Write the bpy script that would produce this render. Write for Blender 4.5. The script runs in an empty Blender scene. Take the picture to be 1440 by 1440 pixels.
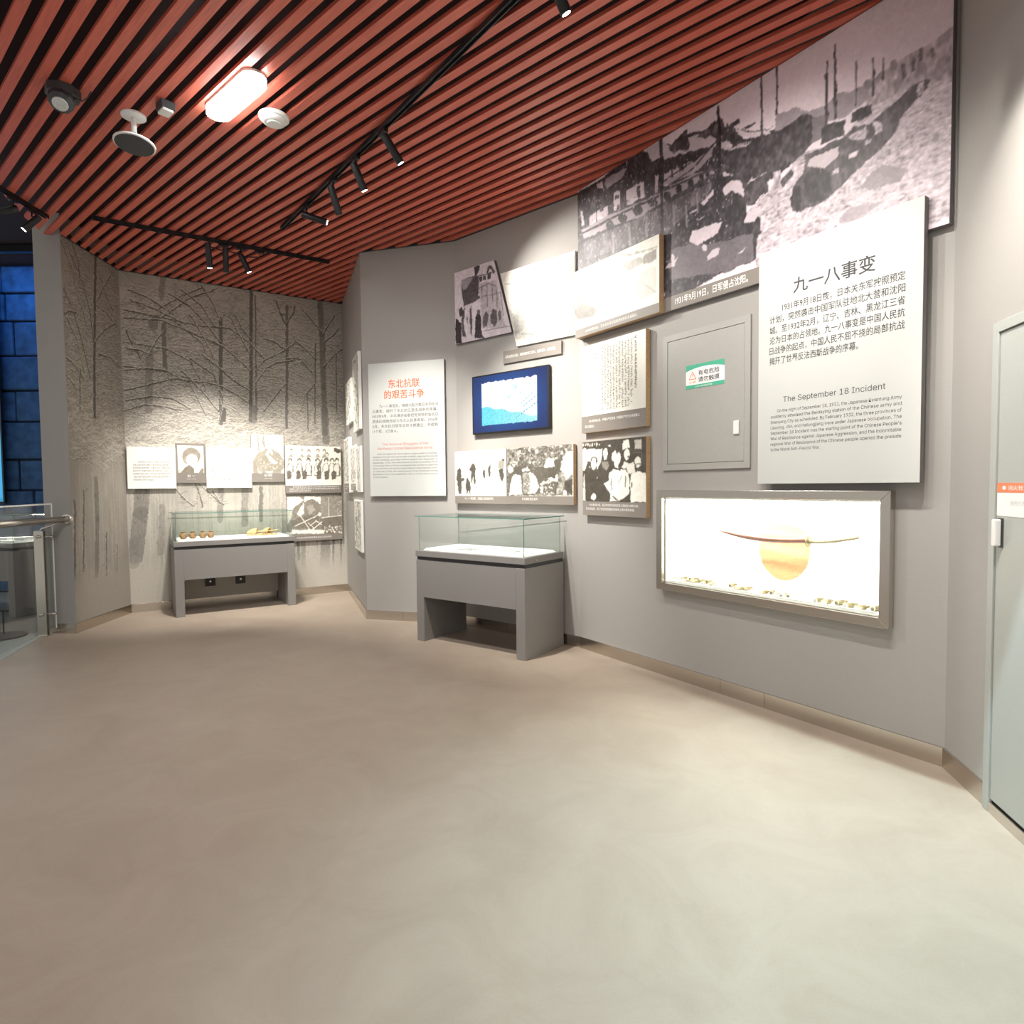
import bpy, bmesh, math, random
import numpy as np
from mathutils import Vector, Matrix

# ------------------------------------------------------------------ camera, world, exposure
SC = bpy.context.scene
COL = SC.collection
SC.view_settings.view_transform = 'Standard'
SC.view_settings.look = 'None'
SC.view_settings.gamma = 1.0
SC.view_settings.use_curve_mapping = False
SC.view_settings.exposure = 0.0
cd = bpy.data.cameras.new('camera')
cam = bpy.data.objects.new('camera', cd); COL.objects.link(cam)
cd.sensor_fit = 'HORIZONTAL'; cd.sensor_width = 36.0; cd.lens = 36.0 * 863.73 / 1440.0
cd.clip_start = 0.05; cd.clip_end = 60
cam.matrix_world = (Matrix.Translation((0, 0, 1.5)) @ Matrix.Rotation(math.radians(90 - 2.4774), 4, 'X')
                    @ Matrix.Rotation(math.radians(-0.5821) * -1 * -1, 4, 'Z'))
SC.camera = cam
world = bpy.data.worlds.new('world'); SC.world = world; world.use_nodes = True
bg = world.node_tree.nodes['Background']
bg.inputs[0].default_value = (1.0, 0.95, 0.90, 1); bg.inputs[1].default_value = 0.60

ZC = 4.10           # underside of the ceiling slats
LED_W = 66.0        # each batten light
SPOT_W = 130.0       # each lit track spot

# ------------------------------------------------------------------ plan of the room (metres)
P0 = Vector((-4.579, 6.378)); P1 = Vector((-4.644, 7.406)); F0 = Vector((-2.382, 8.848))
B01 = Vector((-1.66, 6.936)); B12 = Vector((-.583, 6.643)); B23 = Vector((.621, 5.616))
B34 = Vector((2.258, 3.166)); PL = Vector((-4.88, 6.40)); PLB = Vector((-4.86, 7.50))
D4 = Vector((-.2046, -.9788))           # direction of the door wall
B5 = B34 + D4 * 5.6
BACK_R = Vector((1.0, -3.0)); BACK_L = Vector((-3.4, -3.0))
RAILE = Vector((-4.38, 4.70))

def T(a, b): return (b - a).normalized()

# ------------------------------------------------------------------ materials
MATS = {}
def mat(name, col, rough=.6, metal=0., bump=0., scale=40., vary=0., emit=None, estr=0., stretch=None, spec=.5):
    m = bpy.data.materials.new(name); m.use_nodes = True; nt = m.node_tree; b = nt.nodes['Principled BSDF']
    b.inputs['Base Color'].default_value = (*col, 1); b.inputs['Roughness'].default_value = rough
    b.inputs['Metallic'].default_value = metal
    b.inputs['Specular IOR Level'].default_value = spec
    if emit:
        b.inputs['Emission Color'].default_value = (*emit, 1); b.inputs['Emission Strength'].default_value = estr
    if bump or vary:
        tc = nt.nodes.new('ShaderNodeTexCoord'); mp = nt.nodes.new('ShaderNodeMapping')
        nt.links.new(tc.outputs['Object'], mp.inputs[0])
        if stretch: mp.inputs['Scale'].default_value = stretch
        n = nt.nodes.new('ShaderNodeTexNoise'); n.inputs['Scale'].default_value = scale; n.inputs['Detail'].default_value = 5
        nt.links.new(mp.outputs[0], n.inputs['Vector'])
        if vary:
            r = nt.nodes.new('ShaderNodeValToRGB')
            r.color_ramp.elements[0].position = .3; r.color_ramp.elements[1].position = .7
            r.color_ramp.elements[0].color = (*[c * (1 - vary) for c in col], 1)
            r.color_ramp.elements[1].color = (*[min(1, c * (1 + vary)) for c in col], 1)
            nt.links.new(n.outputs['Fac'], r.inputs[0]); nt.links.new(r.outputs[0], b.inputs['Base Color'])
        if bump:
            bp = nt.nodes.new('ShaderNodeBump'); bp.inputs['Strength'].default_value = bump; bp.inputs['Distance'].default_value = .002
            nt.links.new(n.outputs['Fac'], bp.inputs['Height']); nt.links.new(bp.outputs[0], b.inputs['Normal'])
    MATS[name] = m
    return m
M_WALL = mat('grey_wall_paint', (.36, .345, .325), .75, bump=.25, scale=120, vary=.03)
M_PILLAR = mat('pillar_paint', (.33, .315, .30), .7, bump=.2, scale=120, vary=.03)
M_STEEL = mat('brushed_steel', (.60, .56, .50), .22, 1., bump=.08, scale=60, stretch=(1, 1, 18))
M_STEELD = mat('polished_steel', (.66, .62, .58), .18, 1.)
M_SLAT = mat('red_wood_slat', (.56, .122, .078), .42, bump=.1, scale=18, vary=.16, stretch=(.25, 5, 5))
M_PLEN = mat('black_plenum', (.030, .014, .015), .9)
M_BLACK = mat('black_metal', (.018, .019, .021), .38, .3)
M_BLACKP = mat('dark_grey_plastic', (.035, .037, .04), .5)
M_WHITE = mat('white_plastic', (.78, .78, .76), .4)
M_CASE = mat('grey_case_paint', (.235, .225, .215), .42, bump=.06, scale=200, vary=.02)
M_CASEIN = mat('white_bed', (.86, .85, .82), .7)
M_BOARD = mat('white_board', (.56, .572, .55), .6, vary=.015, scale=3)
M_BOARDW = mat('warm_white_board', (.80, .79, .75), .6)
M_BOARDG = mat('grey_print_board', (.23, .205, .18), .55)
M_SIDEG = mat('dark_board_edge', (.17, .155, .16), .6)
M_GOLD = mat('oak_board_edge', (.50, .33, .17), .5, bump=.1, scale=25, vary=.15, stretch=(1, 1, 6))
M_INK = mat('grey_lettering', (.055, .055, .06), .7)
M_INKW = mat('white_lettering', (.9, .89, .86), .6)
M_INKR = mat('orange_red_lettering', (.72, .13, .035), .6)
M_INKP = mat('pale_red_lettering', (.62, .17, .12), .6)
M_DOOR = mat('grey_green_door', (.40, .42, .395), .45, bump=.05, scale=90, vary=.02)
M_PANELD = mat('meter_box_paint', (.37, .365, .34), .45, vary=.02, scale=30)
M_GREEN = mat('sticker_green', (.07, .42, .27), .5)
M_ORANGE = mat('sticker_orange', (.80, .22, .10), .5)
M_PAPER = mat('paper', (.84, .84, .82), .7)
M_TEAL = mat('grey_paper', (.55, .57, .56), .7, vary=.1, scale=50)
M_GAP = mat('dark_gap', (.03, .03, .03), .8)
M_LENS = mat('lit_lens', (1, 1, 1), .3, emit=(1, .93, .80), estr=16)
M_LENSO = mat('unlit_lens', (.05, .05, .06), .1)
M_LED = mat('led_diffuser', (1, 1, 1), .4, emit=(.97, 1, .99), estr=30)
M_STRIP = mat('case_led_strip', (1, 1, 1), .4, emit=(1, .98, .88), estr=22)
M_CLAY = mat('brown_clay', (.36, .22, .11), .7, bump=.5, scale=30, vary=.35)
M_STRAW = mat('plaited_straw', (.62, .45, .22), .8, bump=.6, scale=60, vary=.25, stretch=(1, 1, 4))
M_BRASS = mat('tarnished_brass', (.20, .17, .10), .45, .7, vary=.3, scale=50)
M_CLOTH = mat('white_flag_cloth', (.82, .78, .68), .85, bump=.2, scale=80)
M_SUN = mat('faded_sun_cloth', (.64, .27, .13), .85, bump=.2, scale=30, vary=.12, stretch=(1, 1, 4))
M_SCAB = mat('brown_scabbard', (.11, .045, .03), .35, vary=.15, scale=20)
M_HILT = mat('wrapped_hilt', (.20, .17, .11), .7, bump=.6, scale=70, vary=.3)
M_STONE = mat('blue_room_stone', (.035, .10, .22), .85, bump=.7, scale=7, vary=.35)
M_MORTAR = mat('dark_mortar', (.01, .02, .045), .9)
M_TILE = mat('grey_stone_floor', (.30, .31, .27), .35, vary=.12, scale=4)
M_CURB = mat('pale_granite_curb', (.40, .41, .37), .5, vary=.15, scale=60)

def m_glass(name, tint, edge=.06):
    m = bpy.data.materials.new(name); m.use_nodes = True; nt = m.node_tree; nt.nodes.clear()
    o = nt.nodes.new('ShaderNodeOutputMaterial'); mix = nt.nodes.new('ShaderNodeMixShader')
    t = nt.nodes.new('ShaderNodeBsdfTransparent'); g = nt.nodes.new('ShaderNodeBsdfGlossy'); f = nt.nodes.new('ShaderNodeFresnel')
    t.inputs[0].default_value = (*tint, 1); g.inputs['Roughness'].default_value = .01
    ge = nt.nodes.new('ShaderNodeNewGeometry'); mr = nt.nodes.new('ShaderNodeMapRange')      # same reflectance from both sides of a face
    mr.inputs[3].default_value = 1.4; mr.inputs[4].default_value = 1 / 1.4
    nt.links.new(ge.outputs['Backfacing'], mr.inputs[0]); nt.links.new(mr.outputs[0], f.inputs['IOR'])
    nt.links.new(f.outputs[0], mix.inputs[0]); nt.links.new(t.outputs[0], mix.inputs[1]); nt.links.new(g.outputs[0], mix.inputs[2])
    nt.links.new(mix.outputs[0], o.inputs[0])
    return m
M_GLASS = m_glass('clear_glass', (.975, .992, .984))
M_GLASSE = mat('green_glass_edge', (.10, .26, .22), .15)
M_GLASSP = mat('bright_glass_edge', (.85, .88, .84), .2)

def m_floor():
    m = bpy.data.materials.new('taupe_resin_floor'); m.use_nodes = True; nt = m.node_tree; b = nt.nodes['Principled BSDF']
    tc = nt.nodes.new('ShaderNodeTexCoord')
    n1 = nt.nodes.new('ShaderNodeTexNoise'); n1.inputs['Scale'].default_value = 2.2; n1.inputs['Detail'].default_value = 10; n1.inputs['Roughness'].default_value = .68
    n1.inputs['Distortion'].default_value = .9
    n2 = nt.nodes.new('ShaderNodeTexNoise'); n2.inputs['Scale'].default_value = 130; n2.inputs['Detail'].default_value = 3
    for n in (n1, n2): nt.links.new(tc.outputs['Object'], n.inputs['Vector'])
    r = nt.nodes.new('ShaderNodeValToRGB'); e = r.color_ramp.elements
    e[0].position = .32; e[0].color = (.335, .268, .210, 1); e[1].position = .72; e[1].color = (.405, .335, .270, 1)
    nt.links.new(n1.outputs['Fac'], r.inputs[0])
    mx = nt.nodes.new('ShaderNodeMix'); mx.data_type = 'RGBA'; mx.blend_type = 'MULTIPLY'; mx.inputs[0].default_value = .12
    nt.links.new(r.outputs[0], mx.inputs[6]); nt.links.new(n2.outputs['Fac'], mx.inputs[7]); nt.links.new(mx.outputs[2], b.inputs['Base Color'])
    rr = nt.nodes.new('ShaderNodeMapRange'); rr.inputs[3].default_value = .42; rr.inputs[4].default_value = .62
    nt.links.new(n1.outputs['Fac'], rr.inputs[0]); nt.links.new(rr.outputs[0], b.inputs['Roughness'])
    bp = nt.nodes.new('ShaderNodeBump'); bp.inputs['Strength'].default_value = .08; bp.inputs['Distance'].default_value = .001
    nt.links.new(n2.outputs['Fac'], bp.inputs['Height']); nt.links.new(bp.outputs[0], b.inputs['Normal'])
    return m
M_FLOOR = m_floor()

def m_print(name, rough=.5):
    m = bpy.data.materials.new(name); m.use_nodes = True; nt = m.node_tree; b = nt.nodes['Principled BSDF']
    a = nt.nodes.new('ShaderNodeAttribute'); a.attribute_name = 'Col'
    nt.links.new(a.outputs['Color'], b.inputs['Base Color']); b.inputs['Roughness'].default_value = rough
    return m
M_PRINT = m_print('printed_photograph'); M_PAPERP = m_print('printed_wallpaper', .75)
def m_screen():
    m = bpy.data.materials.new('screen_picture'); m.use_nodes = True; nt = m.node_tree; b = nt.nodes['Principled BSDF']
    a = nt.nodes.new('ShaderNodeAttribute'); a.attribute_name = 'Col'
    nt.links.new(a.outputs['Color'], b.inputs['Emission Color']); b.inputs['Emission Strength'].default_value = 1.35
    b.inputs['Base Color'].default_value = (.01, .01, .02, 1); b.inputs['Roughness'].default_value = .15
    return m
M_SCREEN = m_screen()

# ------------------------------------------------------------------ mesh helpers
def link(o, parent=None):
    COL.objects.link(o)
    if parent: o.parent = parent
    return o
def mobj(name, verts, faces, material, parent=None, bevel=0., smooth=False):
    me = bpy.data.meshes.new(name); me.from_pydata([tuple(v) for v in verts], [], faces); me.update()
    bm = bmesh.new(); bm.from_mesh(me); bmesh.ops.recalc_face_normals(bm, faces=bm.faces); bm.to_mesh(me); bm.free()
    mats = material if isinstance(material, (list, tuple)) else [material]
    for mm in mats: me.materials.append(mm)
    if smooth:
        for p in me.polygons: p.use_smooth = True
    o = link(bpy.data.objects.new(name, me), parent)
    if bevel:
        b = o.modifiers.new('bevel', 'BEVEL'); b.width = bevel; b.segments = 2; b.limit_method = 'ANGLE'; b.angle_limit = math.radians(40)
    return o
class MB:
    def __init__(s): s.v = []; s.f = []
    def box(s, x0, x1, y0, y1, z0, z1):
        n = len(s.v)
        s.v += [(x, y, z) for z in (z0, z1) for x, y in ((x0, y0), (x1, y0), (x1, y1), (x0, y1))]
        s.f += [(n, n + 3, n + 2, n + 1), (n + 4, n + 5, n + 6, n + 7)] + [(n + i, n + (i + 1) % 4, n + 4 + (i + 1) % 4, n + 4 + i) for i in range(4)]
        return s
    def prism(s, pts, z0, z1):      # pts in x,y extruded along z
        n = len(s.v); k = len(pts)
        s.v += [(x, y, z0) for x, y in pts] + [(x, y, z1) for x, y in pts]
        s.f += [tuple(range(n + k - 1, n - 1, -1)), tuple(range(n + k, n + 2 * k))] + [(n + i, n + (i + 1) % k, n + k + (i + 1) % k, n + k + i) for i in range(k)]
        return s
    def prism_y(s, pts, y0, y1):    # pts in x,z extruded along y
        n = len(s.v); k = len(pts)
        s.v += [(x, y0, z) for x, z in pts] + [(x, y1, z) for x, z in pts]
        s.f += [tuple(range(n, n + k)), tuple(range(n + 2 * k - 1, n + k - 1, -1))] + [(n + i, n + k + i, n + k + (i + 1) % k, n + (i + 1) % k) for i in range(k)]
        return s
    def lathe(s, prof, M=Matrix(), seg=20):   # prof [(r, z)], axis z, transformed by M
        n = len(s.v); k = len(prof)
        for i in range(seg):
            a = 2 * math.pi * i / seg
            for r, z in prof: s.v.append(tuple(M @ Vector((r * math.cos(a), r * math.sin(a), z))))
        for i in range(seg):
            j = (i + 1) % seg
            for q in range(k - 1): s.f.append((n + i * k + q, n + j * k + q, n + j * k + q + 1, n + i * k + q + 1))
        s.f.append(tuple(n + i * k for i in range(seg - 1, -1, -1))); s.f.append(tuple(n + i * k + k - 1 for i in range(seg)))
        return s
    def tube(s, pts, r, seg=12):
        pts = [Vector(p) for p in pts]; n = len(s.v); k = len(pts)
        rr = r if isinstance(r, (list, tuple)) else [r] * k
        for i, p in enumerate(pts):
            d = (pts[min(i + 1, k - 1)] - pts[max(i - 1, 0)]).normalized()
            u = d.cross(Vector((0, 0, 1)));
            if u.length < .05: u = d.cross(Vector((1, 0, 0)))
            u.normalize(); w = d.cross(u)
            for j in range(seg):
                a = 2 * math.pi * j / seg; s.v.append(tuple(p + (u * math.cos(a) + w * math.sin(a)) * rr[i]))
        for i in range(k - 1):
            for j in range(seg): s.f.append((n + i * seg + j, n + i * seg + (j + 1) % seg, n + (i + 1) * seg + (j + 1) % seg, n + (i + 1) * seg + j))
        s.f.append(tuple(n + j for j in range(seg - 1, -1, -1))); s.f.append(tuple(n + (k - 1) * seg + j for j in range(seg)))
        return s
    def build(s, name, material, parent=None, bevel=0., smooth=False): return mobj(name, s.v, s.f, material, parent, bevel, smooth)
def autosmooth(o, ang=40):
    me = o.data
    for p in me.polygons: p.use_smooth = True
    bm = bmesh.new(); bm.from_mesh(me)
    for e in bm.edges:
        if len(e.link_faces) == 2 and e.calc_face_angle(0) > math.radians(ang): e.smooth = False
    bm.to_mesh(me); bm.free()
    return o
def tag(o, label=None, cat=None, group=None, kind=None):
    if label: o['label'] = label
    if cat: o['category'] = cat
    if group: o['group'] = group
    if kind: o['kind'] = kind
    return o
def thing(name, label, cat, loc, rz=0., group=None):
    o = bpy.data.objects.new(name, None); o.empty_display_size = .1; COL.objects.link(o)
    o.location = loc; o.rotation_euler = (0, 0, rz)
    return tag(o, label, cat, group)
def struct(o): o['kind'] = 'structure'; return o
def aim(d, up=Vector((0, 0, 1))):       # matrix turning +z to direction d
    return Vector(d).to_track_quat('Z', 'Y').to_matrix().to_4x4()
def copy_tree(o, parent=None):
    c = o.copy(); COL.objects.link(c); c.parent = parent
    for ch in list(o.children): copy_tree(ch, c)
    return c

# ------------------------------------------------------------------ painting on fine grids (vertex colours)
ART={
 'mural':'''p188 626 58 583 357 690 474 727 539 806 507 858 589 960 600 1006 595 1011 15 969 17 626 44
p165 852 674 882 715 905 707 924 724 942 725 968 725 1005 742 1007 524 960 590 858 589
p40 -4 990 118 986 174 1009 238 1021 267 1017 284 976 327 995 373 933 415 971 426 938 475 901 507 924 538 849 553 854 582 749 624 719 664 716 708 707 732 711 753 658 759 579 733 533 690 499 638 470 597 426 583 357 625 323 619 116 524 109 392 57 351 2 337 399 -13 460 -4 990
p195 282 997 337 993 337 893 304 905
p200 341 989 369 927 430 917 459 899 508 836 508 787 473 816 400 851 345 878
p60 361 929 411 936 413 973 421 965 430 898 430 847 392 878 377 880
p70 452 894 511 900 516 943 528 900 535 833 511 857 480 859
p60 544 852 570 863 580 838 554 836
p60 583 800 619 795 615 789 592 784
p60 541 874 558 797 528 815
p210 551 839 567 799 652 710 660 690 629 700 601 740 580 768
p60 557 830 592 775 643 725 660 735 643 731 592 781
p190 525 789 541 784 558 731 592 726 608 710 592 697 567 716 548 729 525 758
p60 554 764 558 761 556 745
p60 560 759 563 755 562 739
p60 566 753 569 749 568 733
p60 572 747 575 744 573 728
p60 577 741 580 738 579 722
p60 583 735 586 732 585 716
p60 589 730 592 726 590 711
p60 594 724 597 721 596 705
p60 600 718 603 715 601 699
p150 127 971 216 955 194 917 132 897 122 941
p190 85 974 112 963 115 925 91 942
p188 53 786 84 797 84 708 53 715
p188 87 799 135 795 135 704 87 724
p188 161 846 184 846 184 724 161 735
p188 208 821 276 818 278 720 211 727
p188 316 806 328 803 328 712 316 715
p188 347 793 370 787 370 717 347 723
p188 377 788 398 784 398 731 379 732
p188 411 783 441 780 443 718 413 728
p188 12 856 22 857 28 752 18 751
p45 100 820 114 807 114 781 99 785
p45 138 797 144 792 144 740 138 740
p45 250 809 263 805 264 731 252 734
p45 164 826 181 820 180 803 164 807
p45 173 758 183 759 183 729 173 733
p45 417 780 422 780 423 730 420 731
p45 428 777 433 777 434 728 430 727
p150 15 726 161 726 328 708 441 705 503 677 503 655 441 646 328 637 263 618 166 645 28 661
p28 161 649 158 636 152 630 143 633 135 644 128 659 126 676 128 689 135 695 143 692 152 681 158 665
p28 212 651 209 638 203 632 194 635 185 646 179 662 176 679 179 693 185 698 194 695 203 684 209 668
p28 270 653 268 639 262 632 253 634 244 646 238 663 235 682 238 696 244 703 253 700 262 688 268 671
p28 325 652 322 639 317 634 309 637 300 647 294 663 292 679 294 692 300 697 309 694 317 683 322 668
p28 371 647 370 636 365 631 359 633 352 642 348 655 346 669 348 680 352 685 359 683 365 674 370 661
p28 409 652 408 641 403 635 398 637 392 645 387 658 386 673 387 684 392 690 398 688 403 680 408 666
p28 446 653 444 643 440 638 435 639 430 647 426 659 424 673 426 683 430 689 435 687 440 679 444 667
p28 478 657 477 649 473 645 469 646 464 653 461 663 460 674 461 682 464 686 469 685 473 678 477 668
p28 494 661 493 654 490 651 487 652 484 657 482 665 481 673 481 679 484 682 487 681 490 676 493 669
l25 15 21 702 161 700 328 684
l60 12 172 725 323 704 503 677
p75 21 639 263 618 499 616 483 499 433 422 352 453 304 465 160 494 34 511
l125 19 155 602 157 479
l125 18 221 593 224 475
l125 18 284 602 286 486
l125 17 380 586 382 476
l125 16 420 552 422 445
l125 16 454 590 456 485
p165 333 735 433 766 503 791 499 745 441 705 380 724
l40 10 352 711 441 735 511 812
l40 7 347 754 420 771 499 795
p30 507 630 523 637 550 605 576 532 591 464 595 352 630 323 631 242 613 228 610 122 544 110 433 166 366 193 364 351 429 365 528 384 442 400 425 353 361 446 442 534 467 528 503 576
p95 366 349 438 336 484 288 610 258 614 119 544 110 366 177
p200 463 524 503 569 504 540 477 512
p200 527 541 554 570 580 539 589 486 587 454 554 514 535 506
p195 527 626 539 633 552 593 539 601
p205 437 396 528 384 518 328 484 317 455 309 429 350
p205 586 324 595 358 628 378 634 347 613 317
p205 485 272 484 263 481 258 478 258 474 263 471 272 470 283 471 291 474 297 478 296 481 291 484 282
p200 484 229 500 254 522 253 516 214 488 204
p200 570 180 594 202 585 180
p200 385 291 384 282 381 277 378 277 374 282 371 291 370 301 371 310 374 314 378 314 381 309 384 301
p200 347 244 361 274 393 283 380 246
p190 429 506 454 509 454 502 433 500
p190 450 453 475 448 475 440 454 447
p45 591 526 647 535 647 429 609 394 588 412
p185 609 537 633 534 647 542 647 528 595 516
l22 26 337 1013 342 271
l22 18 515 980 519 855 522 646
l60 11 630 998 633 690
l60 8 668 1000 668 776
l40 16 337 1000 338 818
p150 663 712 670 780 712 757 740 710 778 696 801 726 827 697 858 688 864 627 815 600 755 636 671 680
p42 611 719 643 709 671 696 697 698 726 711 737 706 756 663 757 569 727 563 709 521 675 531 611 528
p110 748 673 775 657 779 582 762 556 748 556
p35 767 602 775 611 815 589 817 521 767 535
p35 829 605 867 602 868 555 828 564
p60 734 515 769 521 815 516 834 545 865 519 888 540 916 567 932 587 956 590 972 578 959 556 938 517 925 500 906 429 877 392 842 352 797 294 770 274 728 273 706 276 704 391 717 417 731 433
p195 738 464 745 494 769 492 803 487 803 445 776 420 756 447
p26 731 418 752 447 773 427 787 389 791 293 770 282 739 297 732 337
p24 725 327 724 296 720 275 715 271 709 284 705 312 703 346 705 378 708 399 714 403 720 389 724 362
p190 824 414 825 436 843 433 838 410
p185 825 513 859 518 863 493 856 467 828 496
p180 790 393 806 395 803 370 792 372
p180 856 460 868 455 864 436 856 441
p180 871 526 888 493 886 470 873 464
p185 943 581 958 589 954 549 946 539
p50 611 512 656 534 656 495 612 400
p55 675 447 705 487 709 461 683 417
p170 660 515 679 504 679 428 664 434
p140 847 272 866 315 890 327 932 274 919 234 899 239 873 235
p150 805 154 817 193 836 198 891 173 843 137 818 143
p195 842 241 873 242 867 207 849 208
p195 890 240 913 226 910 209 893 217
l60 14 778 831 778 725 778 611
l60 7 794 937 795 775
l60 14 795 775 797 619
l60 5 836 815 837 630
l60 6 868 788 869 701
l60 13 869 728 869 634
l60 4 886 766 886 700
l60 11 886 707 887 679
l60 19 950 717 950 679
l60 17 968 693 969 668
l60 18 922 689 922 643
l60 14 938 688 937 651
l60 5 780 886 778 831
p130 912 701 911 692 908 687 904 689 900 697 897 708 896 721 897 731 900 735 904 733 908 725 911 714
p130 998 698 997 689 994 684 991 686 987 694 985 705 984 716 985 725 987 730 991 728 994 720 997 709
p130 963 625 962 616 960 611 956 613 952 620 950 632 949 643 949 653 952 658 956 656 959 648 962 637
p130 921 626 920 617 917 612 913 613 909 621 906 633 905 645 906 655 909 659 913 658 917 650 920 639
p130 866 678 865 668 862 663 858 665 854 673 850 685 849 698 850 708 853 713 858 711 862 703 865 691''',
 'p1':'''p195 -17 534 280 547 615 547 974 535 974 164 615 131 -19 189
p120 830 755 874 809 974 808 974 652 917 616 837 651
p150 616 796 815 784 830 675 647 634
p90 -8 346 78 443 207 339 296 210 225 131 20 173
p100 22 584 60 656 97 502 59 407 21 424
p235 78 466 153 543 190 458 134 372
l120 7 487 1038 694 875 974 828
l150 7 830 355 974 164''',
 'p3':'''p240 -3 883 35 906 78 867 77 639 33 516 -5 528
p240 84 887 339 866 328 706 245 508 241 661 194 740 141 666 88 680
p35 256 670 248 632 226 606 196 597 165 609 143 638 135 677 143 715 166 742 196 750 227 738 249 709
p235 240 630 233 580 215 543 191 531 167 545 149 584 143 635 150 686 168 723 192 735 216 720 234 682
p240 431 799 425 766 410 742 389 734 368 745 352 771 347 805 353 839 368 863 389 870 410 859 425 833
p235 354 765 419 760 409 691 363 679
p120 318 667 428 650 448 580 408 502 338 565
p235 488 775 536 835 565 809 555 673 497 656
p235 560 760 603 801 631 736 622 640 603 612 588 534 536 576 517 675
p245 447 481 535 527 602 505 705 525 751 451 765 298 751 126 667 57 630 47 601 12 456 8 466 143 407 202 367 303 447 342
p35 593 602 640 610 631 552 593 544
l60 6 486 381 471 282 496 202
l60 8 703 414 697 241
l120 4 649 416 592 300
p70 495 84 505 104 601 26 572 16
p235 768 746 762 702 745 671 722 661 699 674 682 707 676 752 683 796 700 827 723 837 746 823 762 790
p225 640 551 687 646 761 603 824 628 851 486 824 439 751 451 715 548 678 531
p60 729 720 761 727 756 699 738 695
p235 934 622 928 581 910 551 886 541 862 553 844 585 837 628 844 670 862 700 886 709 911 696 928 665
p245 769 298 788 431 868 485 999 452 1007 7 778 6
l60 6 860 589 895 596 930 595
l60 6 877 513 921 520
p235 660 975 752 980 761 851 688 838 655 812
p190 829 968 935 962 939 817 833 831
p235 230 80 224 52 208 31 186 23 164 30 147 50 142 79 148 107 164 128 186 136 208 128 224 108
p200 -8 98 11 412 33 495 47 15 -8 13
p210 3 987 30 987 24 944 5 935
p210 42 965 69 983 63 940 44 931
p210 81 980 108 980 102 937 83 928
p210 119 958 146 976 140 933 121 925
p210 157 973 184 973 178 930 159 922
p210 195 951 221 969 216 927 197 918
p210 233 966 259 966 253 924 235 915
p210 270 944 296 962 290 920 272 912
l110 3 815 771 939 771 943 650
p235 475 904 472 897 465 892 454 890 443 893 435 900 432 908 435 916 443 921 454 922 465 919 472 912
p230 259 391 258 384 253 379 247 377 241 379 236 384 235 391 236 398 241 403 247 405 253 403 258 398
p200 132 574 131 567 126 562 119 560 113 562 108 568 107 575 108 582 113 587 120 589 126 587 131 581
p80 787 298 801 307 801 240 787 231''',
 'p4':'''p45 372 1001 475 992 441 858 379 872
p60 130 874 379 872 448 856 445 633 364 537 172 506 133 701
p150 130 874 351 858 235 736 147 727
p70 176 677 366 650 496 566 364 523 163 508
p215 408 866 502 982 584 983 629 910 591 829
l80 6 398 861 500 851 628 848 735 850
p50 459 837 500 837 503 773 462 766
p50 515 840 573 838 576 770 517 770
p50 601 850 667 859 666 777 605 769
p60 574 868 629 951 665 942 726 865 726 811 682 869 647 905 601 848
p190 443 759 751 730 850 245 917 69 507 143
l100 6 590 726 594 406
l100 6 758 591 764 371
l100 6 819 551 867 241
l100 6 679 691 685 470
l100 6 498 733 504 536
l120 9 460 685 626 717 750 648
l120 6 496 566 836 547
l130 6 525 98 985 84
p28 8 365 119 271 120 -1 6 12
p35 365 27 379 308 433 389 482 302 488 62 545 -4
p90 466 368 462 354 449 345 433 344 416 352 404 365 400 382 404 396 417 405 434 406 450 398 462 385
p70 122 415 192 488 159 278 203 69 135 80
p70 218 339 307 493 321 234 300 67 244 191
p70 194 630 366 650 383 533 211 512
p215 225 438 277 442 285 98 247 104
p75 637 272 692 372 754 318 764 165 716 119 657 185
p85 510 283 566 356 619 303 590 156 522 134
p90 780 286 816 333 832 221 796 173
p40 74 482 133 499 171 406 92 363''',
 'p5':'''p200 93 539 182 438 329 484 472 556 556 613 678 506 851 502 874 106 661 73 468 72 208 96
p150 851 489 878 695 866 861 918 970 982 970 1019 879 1008 91 907 125
p235 886 681 883 669 875 662 865 661 854 667 847 678 844 692 847 703 855 711 865 711 875 705 883 694
p165 498 315 555 445 637 387 635 207 606 32 510 31
p160 690 298 732 467 850 439 875 207 796 123 689 145
p170 181 384 271 471 328 431 355 214 208 136
l130 8 621 81 613 5
l130 8 524 100 509 25
l130 8 729 111 722 23
l130 8 782 125 795 47
l130 8 296 146 468 112
p150 782 455 779 442 770 434 758 433 746 440 737 452 734 467 738 480 747 488 758 489 770 482 779 470
p150 593 423 590 410 581 401 568 400 556 407 547 419 544 435 547 448 556 456 569 457 581 450 590 438
p150 715 407 712 394 703 386 691 385 679 392 670 404 667 419 670 432 679 440 691 441 703 435 712 422
p150 426 436 422 422 413 414 400 413 387 419 378 432 375 447 378 461 388 469 401 470 413 463 423 451
p150 296 439 293 425 283 416 270 415 257 422 247 435 244 451 248 464 257 473 271 474 284 467 293 454
p150 635 567 632 554 623 546 611 545 598 552 590 565 586 580 590 593 599 601 611 602 623 595 632 582
p240 849 288 901 327 913 174 861 134
l150 5 66 844 215 818
p235 608 213 676 250 702 142 621 120''',
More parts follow.
